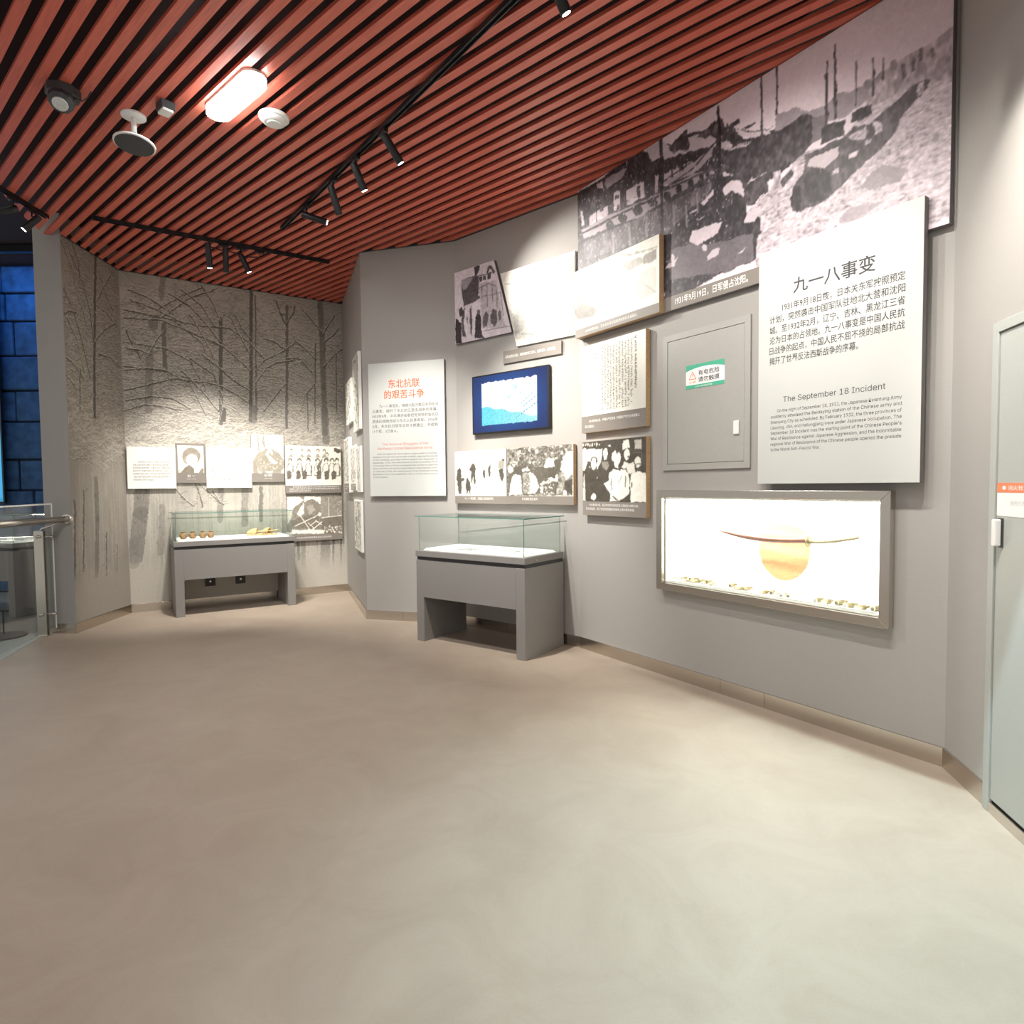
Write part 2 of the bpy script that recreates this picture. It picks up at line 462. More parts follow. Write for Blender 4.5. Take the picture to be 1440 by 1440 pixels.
 'p6':'''p240 4 996 476 989 473 -3 -3 -17
p50 10 376 23 575 45 633 58 572 65 354 61 56 37 40 17 336
p50 103 194 108 312 121 430 142 311 150 193 140 26 128 134 115 12
p50 139 566 165 701 186 718 206 600 193 504 200 270 186 270 176 427 163 291 155 291 160 525
p50 265 518 276 579 289 526 283 398 271 393
p50 311 591 327 675 338 608 331 418 318 419
p50 407 564 449 580 451 412 435 281 418 413
p140 403 621 408 761 454 784 461 690 449 580 408 583
p60 91 358 89 337 82 321 74 316 65 322 59 338 57 360 59 382 65 397 74 403 83 397 89 380
l110 4 338 949 335 646
l150 3 2 757 140 723
p60 464 761 462 748 457 739 450 736 443 740 438 750 436 764 438 777 443 786 450 788 457 784 462 774
p105 482 988 997 1006 993 20 477 -3
p70 623 1008 621 986 612 995 608 1007 613 1036 622 1036
p60 518 765 513 722 493 728 490 754 500 794 510 793
p170 551 634 544 598 532 606 527 626 533 651 546 667
p60 548 839 544 819 531 808 525 847 529 863 542 867
p200 611 908 600 884 590 888 586 900 585 940 603 939
p60 677 897 667 863 654 882 648 901 654 933 673 927
p230 511 1028 502 1016 494 1008 492 1034 495 1059 506 1052
p60 787 796 776 755 761 764 758 785 762 816 779 836
p200 912 827 909 815 906 816 904 829 904 836 911 835
p200 933 736 929 700 920 717 914 736 921 761 931 755
p70 859 936 843 884 834 879 820 918 836 949 845 965
p70 792 723 789 700 780 696 774 722 778 738 785 736
p70 674 650 668 626 657 625 655 654 650 686 673 671
p170 687 1020 680 990 667 1000 661 1010 671 1037 680 1030
p230 862 841 859 826 848 831 842 854 849 872 856 861
p200 594 757 585 742 576 726 568 757 579 788 588 781
p70 673 636 661 611 648 615 641 636 653 669 662 671
p60 849 773 843 739 830 741 824 780 829 801 837 792
p200 521 608 512 589 494 587 485 631 500 642 512 650
p60 884 767 875 747 863 746 854 781 861 804 876 799
p70 977 909 976 881 967 889 963 913 968 916 980 925
p60 962 774 954 749 944 762 940 788 943 798 955 814
p170 813 731 811 723 805 720 798 726 802 753 813 749
p200 836 623 829 603 820 595 817 628 815 655 828 650
p60 845 673 841 652 834 649 833 665 835 677 838 677
p70 963 803 948 778 932 777 935 814 936 858 951 849
p200 951 787 942 748 930 758 923 793 931 802 942 802
p60 982 1014 982 999 969 1000 967 1024 971 1035 983 1046
p170 855 997 856 953 832 960 830 983 838 1014 852 1014
p170 985 676 983 656 972 653 971 671 974 691 980 693
p60 731 616 721 589 711 594 709 616 711 637 724 631
p230 888 997 879 986 866 977 868 1007 870 1024 877 1031
p60 552 687 544 676 538 678 537 692 540 704 544 701
p170 671 894 665 882 659 879 643 918 657 930 673 930
p230 754 670 750 654 743 660 739 677 741 688 751 698
p70 968 745 962 735 953 739 951 746 954 774 963 763
p70 522 908 517 906 511 902 505 920 513 927 518 931
p230 534 1017 529 980 511 982 507 1011 518 1047 525 1047
p60 655 856 645 821 635 832 630 854 640 871 645 882
p200 922 826 921 817 916 811 913 829 916 843 920 844
p170 579 973 575 962 569 959 565 980 569 984 573 987
p200 926 674 919 667 915 659 913 675 915 696 919 688
p170 940 630 938 603 928 609 922 632 927 647 936 646
p60 887 906 881 872 872 887 867 896 870 935 884 934
p70 579 887 578 869 569 872 567 890 571 910 580 908
p60 733 893 728 884 722 889 721 903 722 910 730 912
p60 601 857 599 842 592 844 587 851 592 861 598 866
p200 648 1012 646 997 641 999 640 1015 641 1025 646 1023
p70 882 792 878 782 870 775 869 797 870 805 877 810
p70 950 857 942 846 930 839 927 878 936 891 949 894
p70 791 773 788 751 782 760 779 769 784 789 789 788
p200 925 986 919 947 910 960 901 982 910 1032 923 1008
p70 811 979 807 945 786 950 782 994 789 1019 804 1023
p170 596 1050 588 1031 579 1026 579 1047 582 1055 591 1066
p170 820 944 819 938 814 938 812 943 814 958 820 958
p200 953 896 950 858 943 862 935 888 938 919 953 927
p200 890 723 878 701 862 698 864 727 865 757 882 755
p170 926 878 922 866 914 867 908 888 917 898 922 897
p70 962 973 958 940 951 937 948 974 949 999 958 983
p230 637 964 634 951 630 950 624 967 628 979 637 975
p230 921 826 919 820 912 817 912 830 913 841 920 846
p200 735 901 734 873 713 868 711 913 715 944 728 931
p170 777 781 773 769 770 772 766 779 768 792 773 790
p200 682 953 674 922 658 934 651 956 665 977 673 990
p230 709 692 703 678 694 665 690 697 698 711 705 715
p230 556 697 552 687 541 687 537 711 544 718 552 718
p200 642 969 636 964 630 958 630 978 631 989 640 990
p60 725 656 721 642 713 640 713 653 714 673 722 674
p70 985 851 981 826 969 835 965 851 969 874 978 875
p60 935 733 924 711 913 707 903 730 913 775 927 759
p200 629 874 624 846 606 850 594 886 610 934 628 924
p230 637 622 635 600 623 605 613 624 618 647 628 648
p200 864 716 859 700 850 701 846 714 849 742 858 738
p170 656 769 650 754 645 751 640 765 646 783 651 781
p70 631 897 623 881 606 877 594 919 605 932 617 952
p230 922 995 911 978 898 985 893 1010 896 1031 910 1019
p60 667 916 673 881 646 883 644 929 651 961 661 958
p200 962 800 956 773 951 788 943 798 947 821 961 818
p230 759 1037 756 989 737 1010 727 1029 739 1058 750 1076
p200 838 684 838 659 818 655 818 696 821 708 833 710
p200 547 647 541 628 529 645 525 657 531 680 539 672
p60 875 617 872 604 863 597 860 618 862 635 869 629
p170 820 810 816 799 813 798 808 810 810 827 816 821
p60 959 985 953 972 949 973 947 991 950 1002 957 1003
p230 704 985 703 974 694 976 689 985 696 1009 704 1002
p60 868 630 863 604 853 601 848 629 856 644 864 653
p200 944 772 934 741 925 732 919 762 925 787 932 784
p230 683 684 680 651 669 645 661 673 670 708 678 696
p230 927 846 921 835 913 835 912 859 910 878 923 872
p230 752 1045 738 1002 729 998 722 1051 728 1090 744 1069
p170 976 628 969 592 960 612 952 622 960 654 969 645
p60 707 881 708 836 689 863 682 878 692 919 707 925
p70 879 646 870 614 847 617 845 665 855 684 871 698
p230 834 695 831 678 827 682 824 699 827 707 833 710
p70 612 742 601 712 593 730 590 750 594 767 605 768
p60 763 827 761 812 750 821 747 837 749 861 757 853
p170 983 774 974 767 966 756 961 787 960 816 972 809
p200 678 922 671 903 663 892 653 926 659 952 671 938
p230 894 1025 894 990 875 993 872 1025 880 1064 892 1048
p60 944 906 941 856 923 869 927 906 923 938 938 922
p170 973 1016 971 1012 967 1008 966 1022 965 1031 972 1027
p70 769 663 762 641 747 626 745 653 753 676 764 675
p60 968 819 962 801 952 792 951 814 951 847 962 838
p200 854 864 847 835 840 838 836 867 842 882 846 876
p170 635 806 633 798 625 804 622 816 624 832 631 827
p70 864 836 860 821 855 822 851 836 852 851 860 846
p230 980 812 978 794 967 796 965 806 970 822 975 820
p170 586 886 583 864 569 844 558 898 572 927 586 924
p170 619 906 616 890 611 896 608 910 612 928 616 920
p230 713 1023 701 988 691 1000 678 1017 691 1039 701 1031
p200 577 693 566 662 558 652 554 683 561 702 569 700
p230 985 711 977 697 967 683 968 715 970 737 977 727
p230 731 901 729 893 724 892 721 903 724 912 729 913
p200 695 766 690 747 683 748 678 770 685 781 693 780
p60 666 992 662 975 655 982 650 999 653 1007 660 1002
p60 926 994 924 967 910 967 908 988 916 1009 924 1005
p170 804 817 798 803 792 805 783 830 787 849 801 858
p60 569 822 563 806 559 807 555 821 559 830 565 831
p60 608 769 599 732 584 755 584 772 583 800 600 792
p200 923 987 920 953 903 951 897 976 906 1001 920 1018
p70 491 539 610 657 710 576 820 601 913 507 912 40 489 38
p238 496 16 509 260 528 426 558 451 598 431 608 38
p238 648 48 656 364 688 479 716 397 744 199 712 39
p238 813 347 887 439 890 292 833 303
p238 779 587 804 743 821 768 854 720 861 580 807 559
p238 907 524 934 797 953 863 998 873 997 449 952 315 926 419
p238 602 549 660 598 674 525 617 511
p225 535 554 532 517 522 491 510 482 497 493 488 521 484 558 488 595 497 621 510 630 523 619 532 591
p60 551 461 559 607 599 622 606 457
p80 610 603 675 669 706 594 703 487 674 507 653 581
p150 613 475 681 488 666 75 615 57
p60 820 566 864 589 870 353 813 383
p60 868 719 914 731 903 507 867 458
p45 939 281 996 347 993 32 945 92
p150 876 40 893 473 933 453 935 40
p235 929 109 951 109 952 20 928 23
p235 822 49 827 61 831 49 827 38
p150 762 144 771 166 779 144 771 122
p220 787 281 793 297 799 281 793 265
p235 806 265 815 289 825 264 815 240
p235 747 135 752 146 757 134 752 123
p150 820 171 825 186 831 171 825 156
p220 760 181 767 198 773 180 767 163
p220 801 134 805 145 809 134 805 123
p240 762 283 770 303 778 283 770 263
p235 744 171 753 194 762 171 753 149
p240 773 57 782 78 790 57 781 36
p150 753 193 761 212 768 193 761 174
p220 772 284 781 307 790 283 781 261
p150 831 146 837 160 843 146 837 131
p235 754 93 759 106 763 93 758 81
p235 799 282 807 301 814 281 807 262
p220 755 71 763 90 770 71 763 51
p220 750 85 758 106 766 85 758 65
p220 746 234 754 253 761 233 753 215
p150 784 186 789 198 794 185 789 173
p220 781 196 787 209 792 196 787 182
p220 838 64 845 82 852 64 845 46
p240 837 157 841 170 846 157 841 145
p235 768 298 773 310 777 298 773 286
p240 755 224 762 241 768 224 762 207
p150 773 240 781 261 789 239 781 218
p220 783 183 789 198 795 183 789 167
p150 822 303 830 323 838 302 830 282
p220 788 164 796 183 803 163 795 144
p150 802 132 808 147 814 132 808 117
p150 838 77 843 89 848 77 843 64
p220 773 177 777 188 782 177 777 166
p235 820 119 825 130 829 119 825 109
p150 836 147 845 171 854 147 845 124
p240 828 164 836 186 845 164 836 142
p240 746 99 756 123 765 99 755 74
p235 755 246 763 265 771 245 763 226
p220 797 162 803 175 808 162 803 148
p235 784 190 789 202 793 190 789 178
p235 847 230 853 245 858 230 852 215
p240 837 64 846 87 854 64 846 42
p240 829 65 834 77 838 65 833 53
p220 755 130 760 142 765 130 760 118
p150 784 267 791 286 799 267 791 247
p235 767 116 773 130 778 116 772 101
p150 826 287 836 310 845 286 835 263
p150 807 292 815 312 823 291 815 271
p150 843 57 847 68 851 57 847 46
p235 759 237 768 258 776 237 768 216
p150 804 208 808 219 812 208 808 197
p235 809 293 817 314 825 293 817 273
p150 840 61 847 78 853 61 847 44
p150 782 189 789 208 797 188 789 169
p220 756 93 765 117 774 93 765 70
p150 815 267 821 282 827 266 821 251
p150 810 119 814 131 818 119 814 108
p150 846 254 852 269 858 254 852 239
p235 826 222 831 233 835 222 830 210
p235 757 108 765 129 773 108 765 87
p150 842 42 851 65 860 42 851 18
p220 833 67 840 85 847 67 840 49
p220 812 48 822 71 831 48 821 24
p240 768 150 773 162 778 150 773 138
p240 819 177 826 195 833 177 826 159
p240 822 274 831 296 839 273 831 251
p240 763 248 771 268 779 247 771 228
p220 789 122 795 137 800 122 795 107
p235 795 78 803 101 812 78 803 56
p220 794 275 800 292 807 275 800 258
p220 757 155 764 174 772 155 764 135''',
 'fa':'''p105 873 610 841 480 760 370 642 296 505 270 371 294 259 365 187 473 165 600 196 727 275 837 392 911 528 940 663 917 776 846 850 738
p240 761 486 735 380 671 294 581 247 483 246 396 292 338 376 320 481 346 586 409 671 499 720 597 721 684 676 742 592
p110 282 748 489 817 762 724 792 592 554 704 311 618
p85 69 -21 263 193 437 292 622 162 616 -20
p90 771 -19 900 163 987 164 980 -36
p120 186 421 277 618 352 619 310 389 353 340 235 372
l120 6 378 570 447 577
l130 6 583 556 669 551
l140 4 378 357 466 351
p170 -10 126 122 61 69 -21 -16 -21''',
 'fb':'''p120 25 310 215 529 446 630 647 634 877 515 1003 320 988 122 829 -76 40 -75
p120 323 809 371 955 501 995 455 897 423 799 447 666 361 652
p215 413 944 572 973 639 828 606 681 504 655 433 678 418 823
p235 407 483 561 644 624 614 504 490 724 317 817 293 780 244 636 262 455 455
p230 153 190 232 21 373 -27 224 -71
p230 399 58 629 59 660 -71 510 -51
p120 196 986 230 987 258 554 188 577
p225 588 584 673 536 642 463 600 499
p210 725 335 718 320 703 320 696 334 704 349 719 350
p210 788 172 780 158 766 157 759 172 766 187 781 187
p210 934 307 926 292 912 291 905 306 913 321 927 321
p210 555 349 547 334 532 334 526 349 533 364 548 364
p210 288 352 280 337 266 337 259 352 267 366 281 367
p210 935 234 927 219 913 219 906 234 913 249 928 249
p210 937 333 930 318 915 318 908 333 916 348 931 348
p210 384 256 376 241 362 241 355 256 363 271 377 271
p210 520 237 512 223 498 223 491 237 499 252 513 252
p210 685 268 677 253 663 253 656 268 664 283 678 283
p210 925 341 918 326 903 326 896 341 904 356 919 356
p210 711 318 703 303 689 303 682 318 689 333 704 333
p210 813 367 806 352 791 352 784 366 792 381 806 382
p210 937 322 929 307 914 307 908 322 915 337 930 337
p210 791 151 784 136 769 136 762 150 770 165 784 165
p210 323 170 315 156 301 156 295 170 302 185 316 185
p210 893 271 885 256 871 256 864 270 872 285 886 286
p210 402 291 395 277 380 276 374 291 381 306 396 306
p210 612 254 604 239 590 239 583 253 591 268 605 268
p210 283 247 275 232 261 232 254 246 262 261 276 261
p210 688 135 681 120 666 120 659 135 667 150 681 150
p210 730 121 722 106 707 106 700 121 708 136 723 136
p210 565 173 557 159 543 159 536 173 544 188 558 188
p210 898 252 891 237 876 237 869 251 877 266 891 267
p210 439 139 431 124 417 124 410 139 418 154 432 154
p210 235 328 227 313 213 313 207 327 214 342 228 342
l110 6 468 861 517 864
l110 6 554 865 597 871
l120 6 493 747 570 754''',
 'fg':'''p150 56 705 107 811 153 707
p90 137 870 127 830 107 813 86 829 79 868 88 908 109 925 129 909
p225 125 851 118 821 103 808 89 820 83 850 90 879 105 892 119 880
p150 242 697 293 804 341 699
p90 324 864 315 824 293 806 273 822 265 862 274 902 295 919 316 903
p225 312 845 305 814 290 802 275 814 269 843 276 873 292 886 306 874
p150 366 700 417 807 465 702
p90 448 867 439 827 417 810 396 826 388 866 398 906 419 923 440 907
p225 436 848 429 818 414 805 399 817 393 847 400 877 415 890 430 878
p150 524 703 576 812 625 706
p90 608 872 598 831 576 814 555 830 547 870 556 911 578 929 599 912
p225 595 853 589 822 573 809 558 821 552 852 559 882 574 895 590 883
p150 642 706 695 815 744 708
p90 727 876 717 835 695 817 674 834 665 874 675 915 697 932 718 916
p225 714 856 707 826 691 812 676 825 670 855 677 886 693 899 708 887
p150 692 623 745 732 795 625
p90 777 793 767 752 745 735 723 751 715 792 725 832 747 850 768 834
p225 764 774 757 743 741 730 726 742 720 772 727 803 743 816 758 804
p90 24 239 23 472 87 612 146 473 145 239
p235 33 262 36 472 70 542 121 519 119 262
p70 126 624 114 575 86 554 59 574 49 623 61 673 88 694 115 674
p235 112 594 104 554 84 537 65 554 58 593 66 633 86 649 105 633
p90 186 239 185 473 249 615 309 475 308 239
p235 194 262 198 473 232 544 284 522 282 262
p70 289 628 276 577 248 556 221 576 210 626 223 676 251 697 278 677
p235 275 597 266 557 246 540 227 556 219 596 228 636 248 653 268 636
p90 341 239 340 475 406 618 467 476 466 239
p235 350 262 354 475 388 547 441 524 440 263
p70 446 630 433 580 405 559 377 579 366 629 379 679 407 701 435 681
p235 432 599 423 559 403 542 383 558 375 598 384 639 405 656 424 639
p90 508 239 507 477 573 621 635 478 634 239
p235 516 263 520 477 555 549 609 526 608 263
p70 614 634 601 583 572 561 544 582 533 632 545 683 574 704 603 684
p235 600 602 591 562 570 544 550 561 542 601 551 642 572 659 592 643
p90 660 239 659 479 726 624 789 480 788 239
p235 669 263 672 479 708 551 762 528 761 263
p70 767 636 754 585 725 564 696 584 685 635 698 686 727 708 756 687
p235 753 605 744 564 723 547 703 563 695 604 704 645 725 662 745 646
p90 771 239 770 480 838 626 901 481 901 239
p235 780 263 784 480 819 553 874 529 874 263
p70 880 639 867 587 837 565 808 586 797 637 810 688 839 710 868 690
p235 865 607 856 566 835 548 814 565 806 606 816 647 837 664 857 648
p90 858 239 856 481 925 627 989 482 988 239
p235 867 263 870 481 906 554 962 531 961 263
p70 967 640 954 588 924 567 894 587 883 639 896 690 926 712 955 691
p235 952 608 943 567 922 550 901 566 893 607 902 649 924 666 944 649
p70 21 332 67 390 108 332 95 169 27 146
p70 182 333 229 392 270 333 258 168 189 145
p70 288 333 336 392 378 334 365 168 295 144
p70 546 334 595 394 638 335 625 167 553 143
p70 690 335 739 395 783 335 770 166 697 142
p70 819 335 869 396 913 336 900 166 826 142
p60 874 965 999 925 995 847 928 833 877 892
p90 545 477 668 718 649 598 577 334
p240 117 332 143 333 143 145 114 145
p240 264 333 290 333 290 144 261 145
p240 462 334 489 334 489 144 459 144
p240 656 335 684 335 684 143 653 143
p240 785 335 812 335 813 142 782 142''',
 'fc':'''p110 12 1004 1013 973 997 -8 -5 64
p238 5 1004 224 998 297 900 104 715 66 430 -7 291
p238 307 1008 602 984 594 793 305 852
p110 602 670 588 573 550 491 495 438 431 422 369 445 316 503 282 587 272 684 286 780 323 861 377 915 440 932 503 911 556 854 591 769
p225 167 568 296 852 300 562 215 494
p150 336 730 455 798 503 650 400 533
p85 66 382 265 491 569 501 563 158 95 189
p125 606 976 1009 973 1001 454 602 438
p85 597 426 1004 454 997 -8 590 21
l232 9 129 246 330 367 569 525
l232 10 216 542 393 145
l232 13 444 141 617 326
l232 8 498 382 616 253
l232 9 610 437 996 480
l232 8 362 317 461 189
l232 7 749 960 749 455
l232 8 395 242 515 357
p235 62 167 226 132 393 145 665 114 664 16 60 59
p225 608 523 604 496 592 477 577 471 561 479 551 499 547 526 551 553 563 572 579 578 594 571 605 550
p220 983 177 976 160 964 160 958 178 964 195 977 194
p120 833 149 827 132 815 133 809 150 815 167 827 166
p120 984 49 977 32 965 33 959 51 965 67 978 67
p220 884 148 878 131 866 132 860 150 866 167 878 166
p235 809 63 802 47 790 48 784 65 790 82 803 81
p120 786 114 780 97 768 98 762 116 768 132 781 131
p120 821 92 814 75 802 76 796 93 802 110 815 109
p235 990 24 983 7 971 8 965 25 971 42 984 41
p235 724 61 718 44 706 45 700 62 706 79 718 78
p220 791 106 785 89 772 90 767 108 773 124 785 123
p220 966 195 960 178 947 178 941 196 948 213 960 212
p235 823 173 817 156 804 157 799 175 805 191 817 191
p235 679 148 672 131 660 132 655 150 661 166 673 166
p120 924 161 917 144 905 145 899 163 905 179 918 179
p120 890 45 884 28 872 29 866 47 872 64 884 63
p120 961 135 955 119 942 119 937 137 943 154 955 153
p120 788 181 782 165 769 165 764 183 770 200 782 199
p220 942 55 935 38 923 39 917 57 923 73 936 73
p220 716 87 710 70 698 71 692 89 698 105 710 104
p120 680 166 674 150 662 151 656 168 663 185 675 184
p120 982 161 976 144 963 145 957 163 964 180 976 179
p220 935 160 928 143 916 144 910 162 916 178 929 178
p220 991 41 984 24 972 25 966 43 972 60 985 59
p120 951 83 945 66 933 67 927 85 933 102 946 101
p220 826 139 820 122 807 123 802 141 808 157 820 157
p235 959 40 953 23 940 24 934 42 941 59 953 58
p220 982 120 975 103 963 104 957 122 963 139 976 138
p235 888 170 881 153 869 154 863 171 870 188 882 187
p120 687 163 680 146 668 147 663 164 669 181 681 180
p235 845 69 839 52 826 53 821 71 827 87 839 86
p235 834 110 827 94 815 94 809 112 815 129 828 128
p120 943 74 936 58 924 58 918 76 925 93 937 92
p120 718 117 711 100 699 101 693 119 700 135 712 135
p120 988 73 981 56 969 57 963 75 969 92 982 91
p220 892 192 885 175 873 176 867 193 874 210 886 209
p235 855 67 848 51 836 52 830 69 837 86 849 85
p235 935 42 929 26 916 26 910 44 917 61 929 60
p220 771 191 765 175 753 176 747 193 753 210 765 209
p235 773 114 767 97 755 98 749 115 755 132 767 131
p235 847 99 840 82 828 83 822 101 829 117 841 117
p220 812 125 806 108 794 109 788 126 794 143 807 142
p220 895 148 888 131 876 132 870 149 877 166 889 165
p220 679 187 673 171 661 172 655 189 661 206 673 205
p120 815 136 808 119 796 120 790 137 797 154 809 153
p235 759 120 752 104 740 104 734 122 741 139 753 138
p120 741 155 734 138 722 139 717 156 723 173 735 172
p120 681 153 674 136 662 137 657 154 663 171 675 170
p120 767 110 761 93 749 94 743 112 749 128 761 128
p220 888 193 882 177 870 177 864 195 870 212 883 211
p120 844 177 837 160 825 161 819 179 826 196 838 195
p235 916 186 910 169 898 170 892 187 898 204 910 203
p220 736 83 730 66 718 67 712 85 718 101 730 101
p235 872 47 865 30 853 31 847 48 853 65 866 64
p120 899 27 892 10 880 11 874 29 880 46 893 45
p220 771 213 765 196 753 197 747 214 753 231 766 230
p220 708 168 702 151 689 152 684 169 690 186 702 185
p235 910 111 903 94 891 95 885 112 891 129 904 128
p235 864 34 858 17 845 18 839 35 846 52 858 51
p220 878 162 871 145 859 146 853 163 859 180 872 179
p120 932 168 926 152 914 152 908 170 914 187 926 186
p90 966 630 961 617 952 617 948 630 953 643 962 643
p90 953 706 948 693 939 694 935 707 940 719 948 719
p200 985 547 980 534 971 534 967 547 972 560 981 560
p90 963 680 958 667 950 667 945 680 950 693 959 693
p200 946 512 941 499 932 499 928 513 933 525 942 525
p200 932 543 927 530 918 531 914 544 919 557 928 556
p90 988 680 983 667 974 667 970 680 975 693 984 693
p200 983 514 978 502 970 502 965 515 970 528 979 528
p90 925 740 920 727 912 727 907 740 912 753 921 753
p200 972 583 968 571 959 571 954 584 959 597 968 596
p90 991 575 986 562 977 563 973 576 977 589 986 588
p200 986 853 981 840 973 840 968 853 973 866 982 866
p90 919 649 914 636 905 637 901 650 906 662 914 662
p90 957 533 953 520 944 520 940 534 944 546 953 546
p90 972 676 967 664 958 664 954 677 958 690 967 690
p200 966 591 961 578 952 578 948 592 953 604 962 604
p90 915 549 910 536 901 537 897 550 901 563 910 562
p90 947 710 942 697 934 697 929 710 934 723 943 723
p90 942 790 937 777 929 778 924 791 929 804 938 803
p90 922 660 917 648 909 648 904 661 909 674 918 673
p200 927 589 922 576 914 576 909 590 914 602 923 602
p200 948 667 943 655 934 655 930 668 935 681 944 681
p90 961 903 957 890 948 890 944 903 948 916 957 916
p90 953 594 948 581 940 581 935 594 940 607 949 607
p200 968 600 963 587 954 587 950 601 955 613 964 613
p200 956 768 951 756 942 756 938 769 943 782 951 781
p90 984 899 979 886 971 886 966 899 971 912 980 912
p200 962 824 957 811 948 811 944 824 949 837 957 837
p200 934 641 930 628 921 629 917 642 921 655 930 654
p90 966 519 962 506 953 506 949 520 953 532 962 532''',
 'forest':'''l120 76 887 995 894 884 896 701 899 539
l130 47 551 995 544 869 540 737 531 574
l150 22 569 984 565 831 557 578
l140 49 409 897 402 729 397 560
l150 82 108 773 95 589
l155 52 167 857 167 715
l140 102 125 872 125 847
l155 40 720 965 714 815 702 555
l160 62 172 998 161 942
l150 23 858 853 846 573
l150 21 966 833 961 619
l150 14 810 683 810 544
l125 60 411 605 408 572
l125 109 548 610 542 576
l125 101 898 623 903 513
l125 160 61 361 50 277 23 140
l150 108 19 193 15 120
l155 69 389 364 380 246
l150 85 498 363 491 232
l155 52 571 351 566 241
l165 66 136 296 123 151
l135 138 891 176 878 53
l150 64 772 174 772 65
l150 31 974 366 967 29
l150 30 929 168 924 38
l160 44 745 176 747 103
l118 18 14 886 208 873 325 813 374 714 406 599
l118 18 13 862 157 868 257 846 379 817 478 786
l118 18 9 790 170 783 270 753 320 686 361 624
l118 18 6 718 150 714 268 696 409 678 528 630
l118 18 5 706 93 717 167 715 267 683 333 584
l118 18 2 646 107 669 199 692 320 686
l118 18 70 746 33 792 19 826
l118 18 95 748 130 799 155 825
l118 18 208 873 328 864 445 868 536 829 602 781
l118 19 324 775 411 729 474 694 535 670
l118 18 271 759 374 714 408 645
l118 18 234 719 319 660 387 599
l118 18 9 616 105 632 196 630 264 601
l118 17 -1 585 80 606 162 603 229 593
l118 19 539 790 490 852 446 913
l118 19 537 737 459 784 415 807
l118 19 560 698 610 748 660 771 752 784
l118 19 561 738 601 774 702 814 754 845
l118 21 892 891 830 941 799 959
l118 21 897 884 936 930 959 953
l118 21 898 772 954 818 999 842
l118 21 901 856 957 889 980 912
l118 20 715 897 687 935 668 974
l118 20 715 904 747 940 759 969
l118 18 158 875 279 948 386 984
l118 18 142 898 245 951 333 985
l118 18 32 947 111 931 208 891
l118 18 39 918 142 898 258 865
l118 19 377 766 326 839 277 898
l118 19 474 916 509 867 542 843
l118 20 712 815 663 839 604 848
l118 20 711 788 783 793 844 741
l118 20 856 797 805 829 754 852
l118 20 708 706 656 663 595 606
l118 20 853 713 799 669 776 612
l118 18 194 952 278 923 346 872 406 819
l118 18 246 970 330 928 381 869
l118 19 333 991 384 933 409 884
l118 18 111 761 72 770 16 772
l130 18 175 366 231 316 267 294
l130 18 278 365 298 315 305 293
l130 18 293 365 352 325 386 300
l130 18 353 342 383 303 398 297''',
 'pw':'''l110 47 571 999 522 851 472 681 446 552
l120 15 15 988 158 930 241 868 391 787
l120 15 135 969 319 912 439 834 473 759
l120 15 15 866 161 815 278 748 393 656
l120 15 30 801 209 744 293 673
l120 16 558 876 723 933 851 973
l120 16 555 864 741 855 936 833
l120 16 195 817 97 816 15 805
l120 15 -8 649 145 619 166 572
l120 15 -29 689 96 685 287 651
l120 16 557 730 788 731 946 715
l120 16 492 760 690 806 896 836
l120 17 619 970 755 907 865 875
l120 16 224 670 197 562
l120 15 146 1012 264 960 285 909
l115 71 425 378 422 267 373 114
l130 31 205 345 151 132
l130 28 578 225 548 107
l140 37 55 318 5 119
l145 21 773 190 752 109''',
}

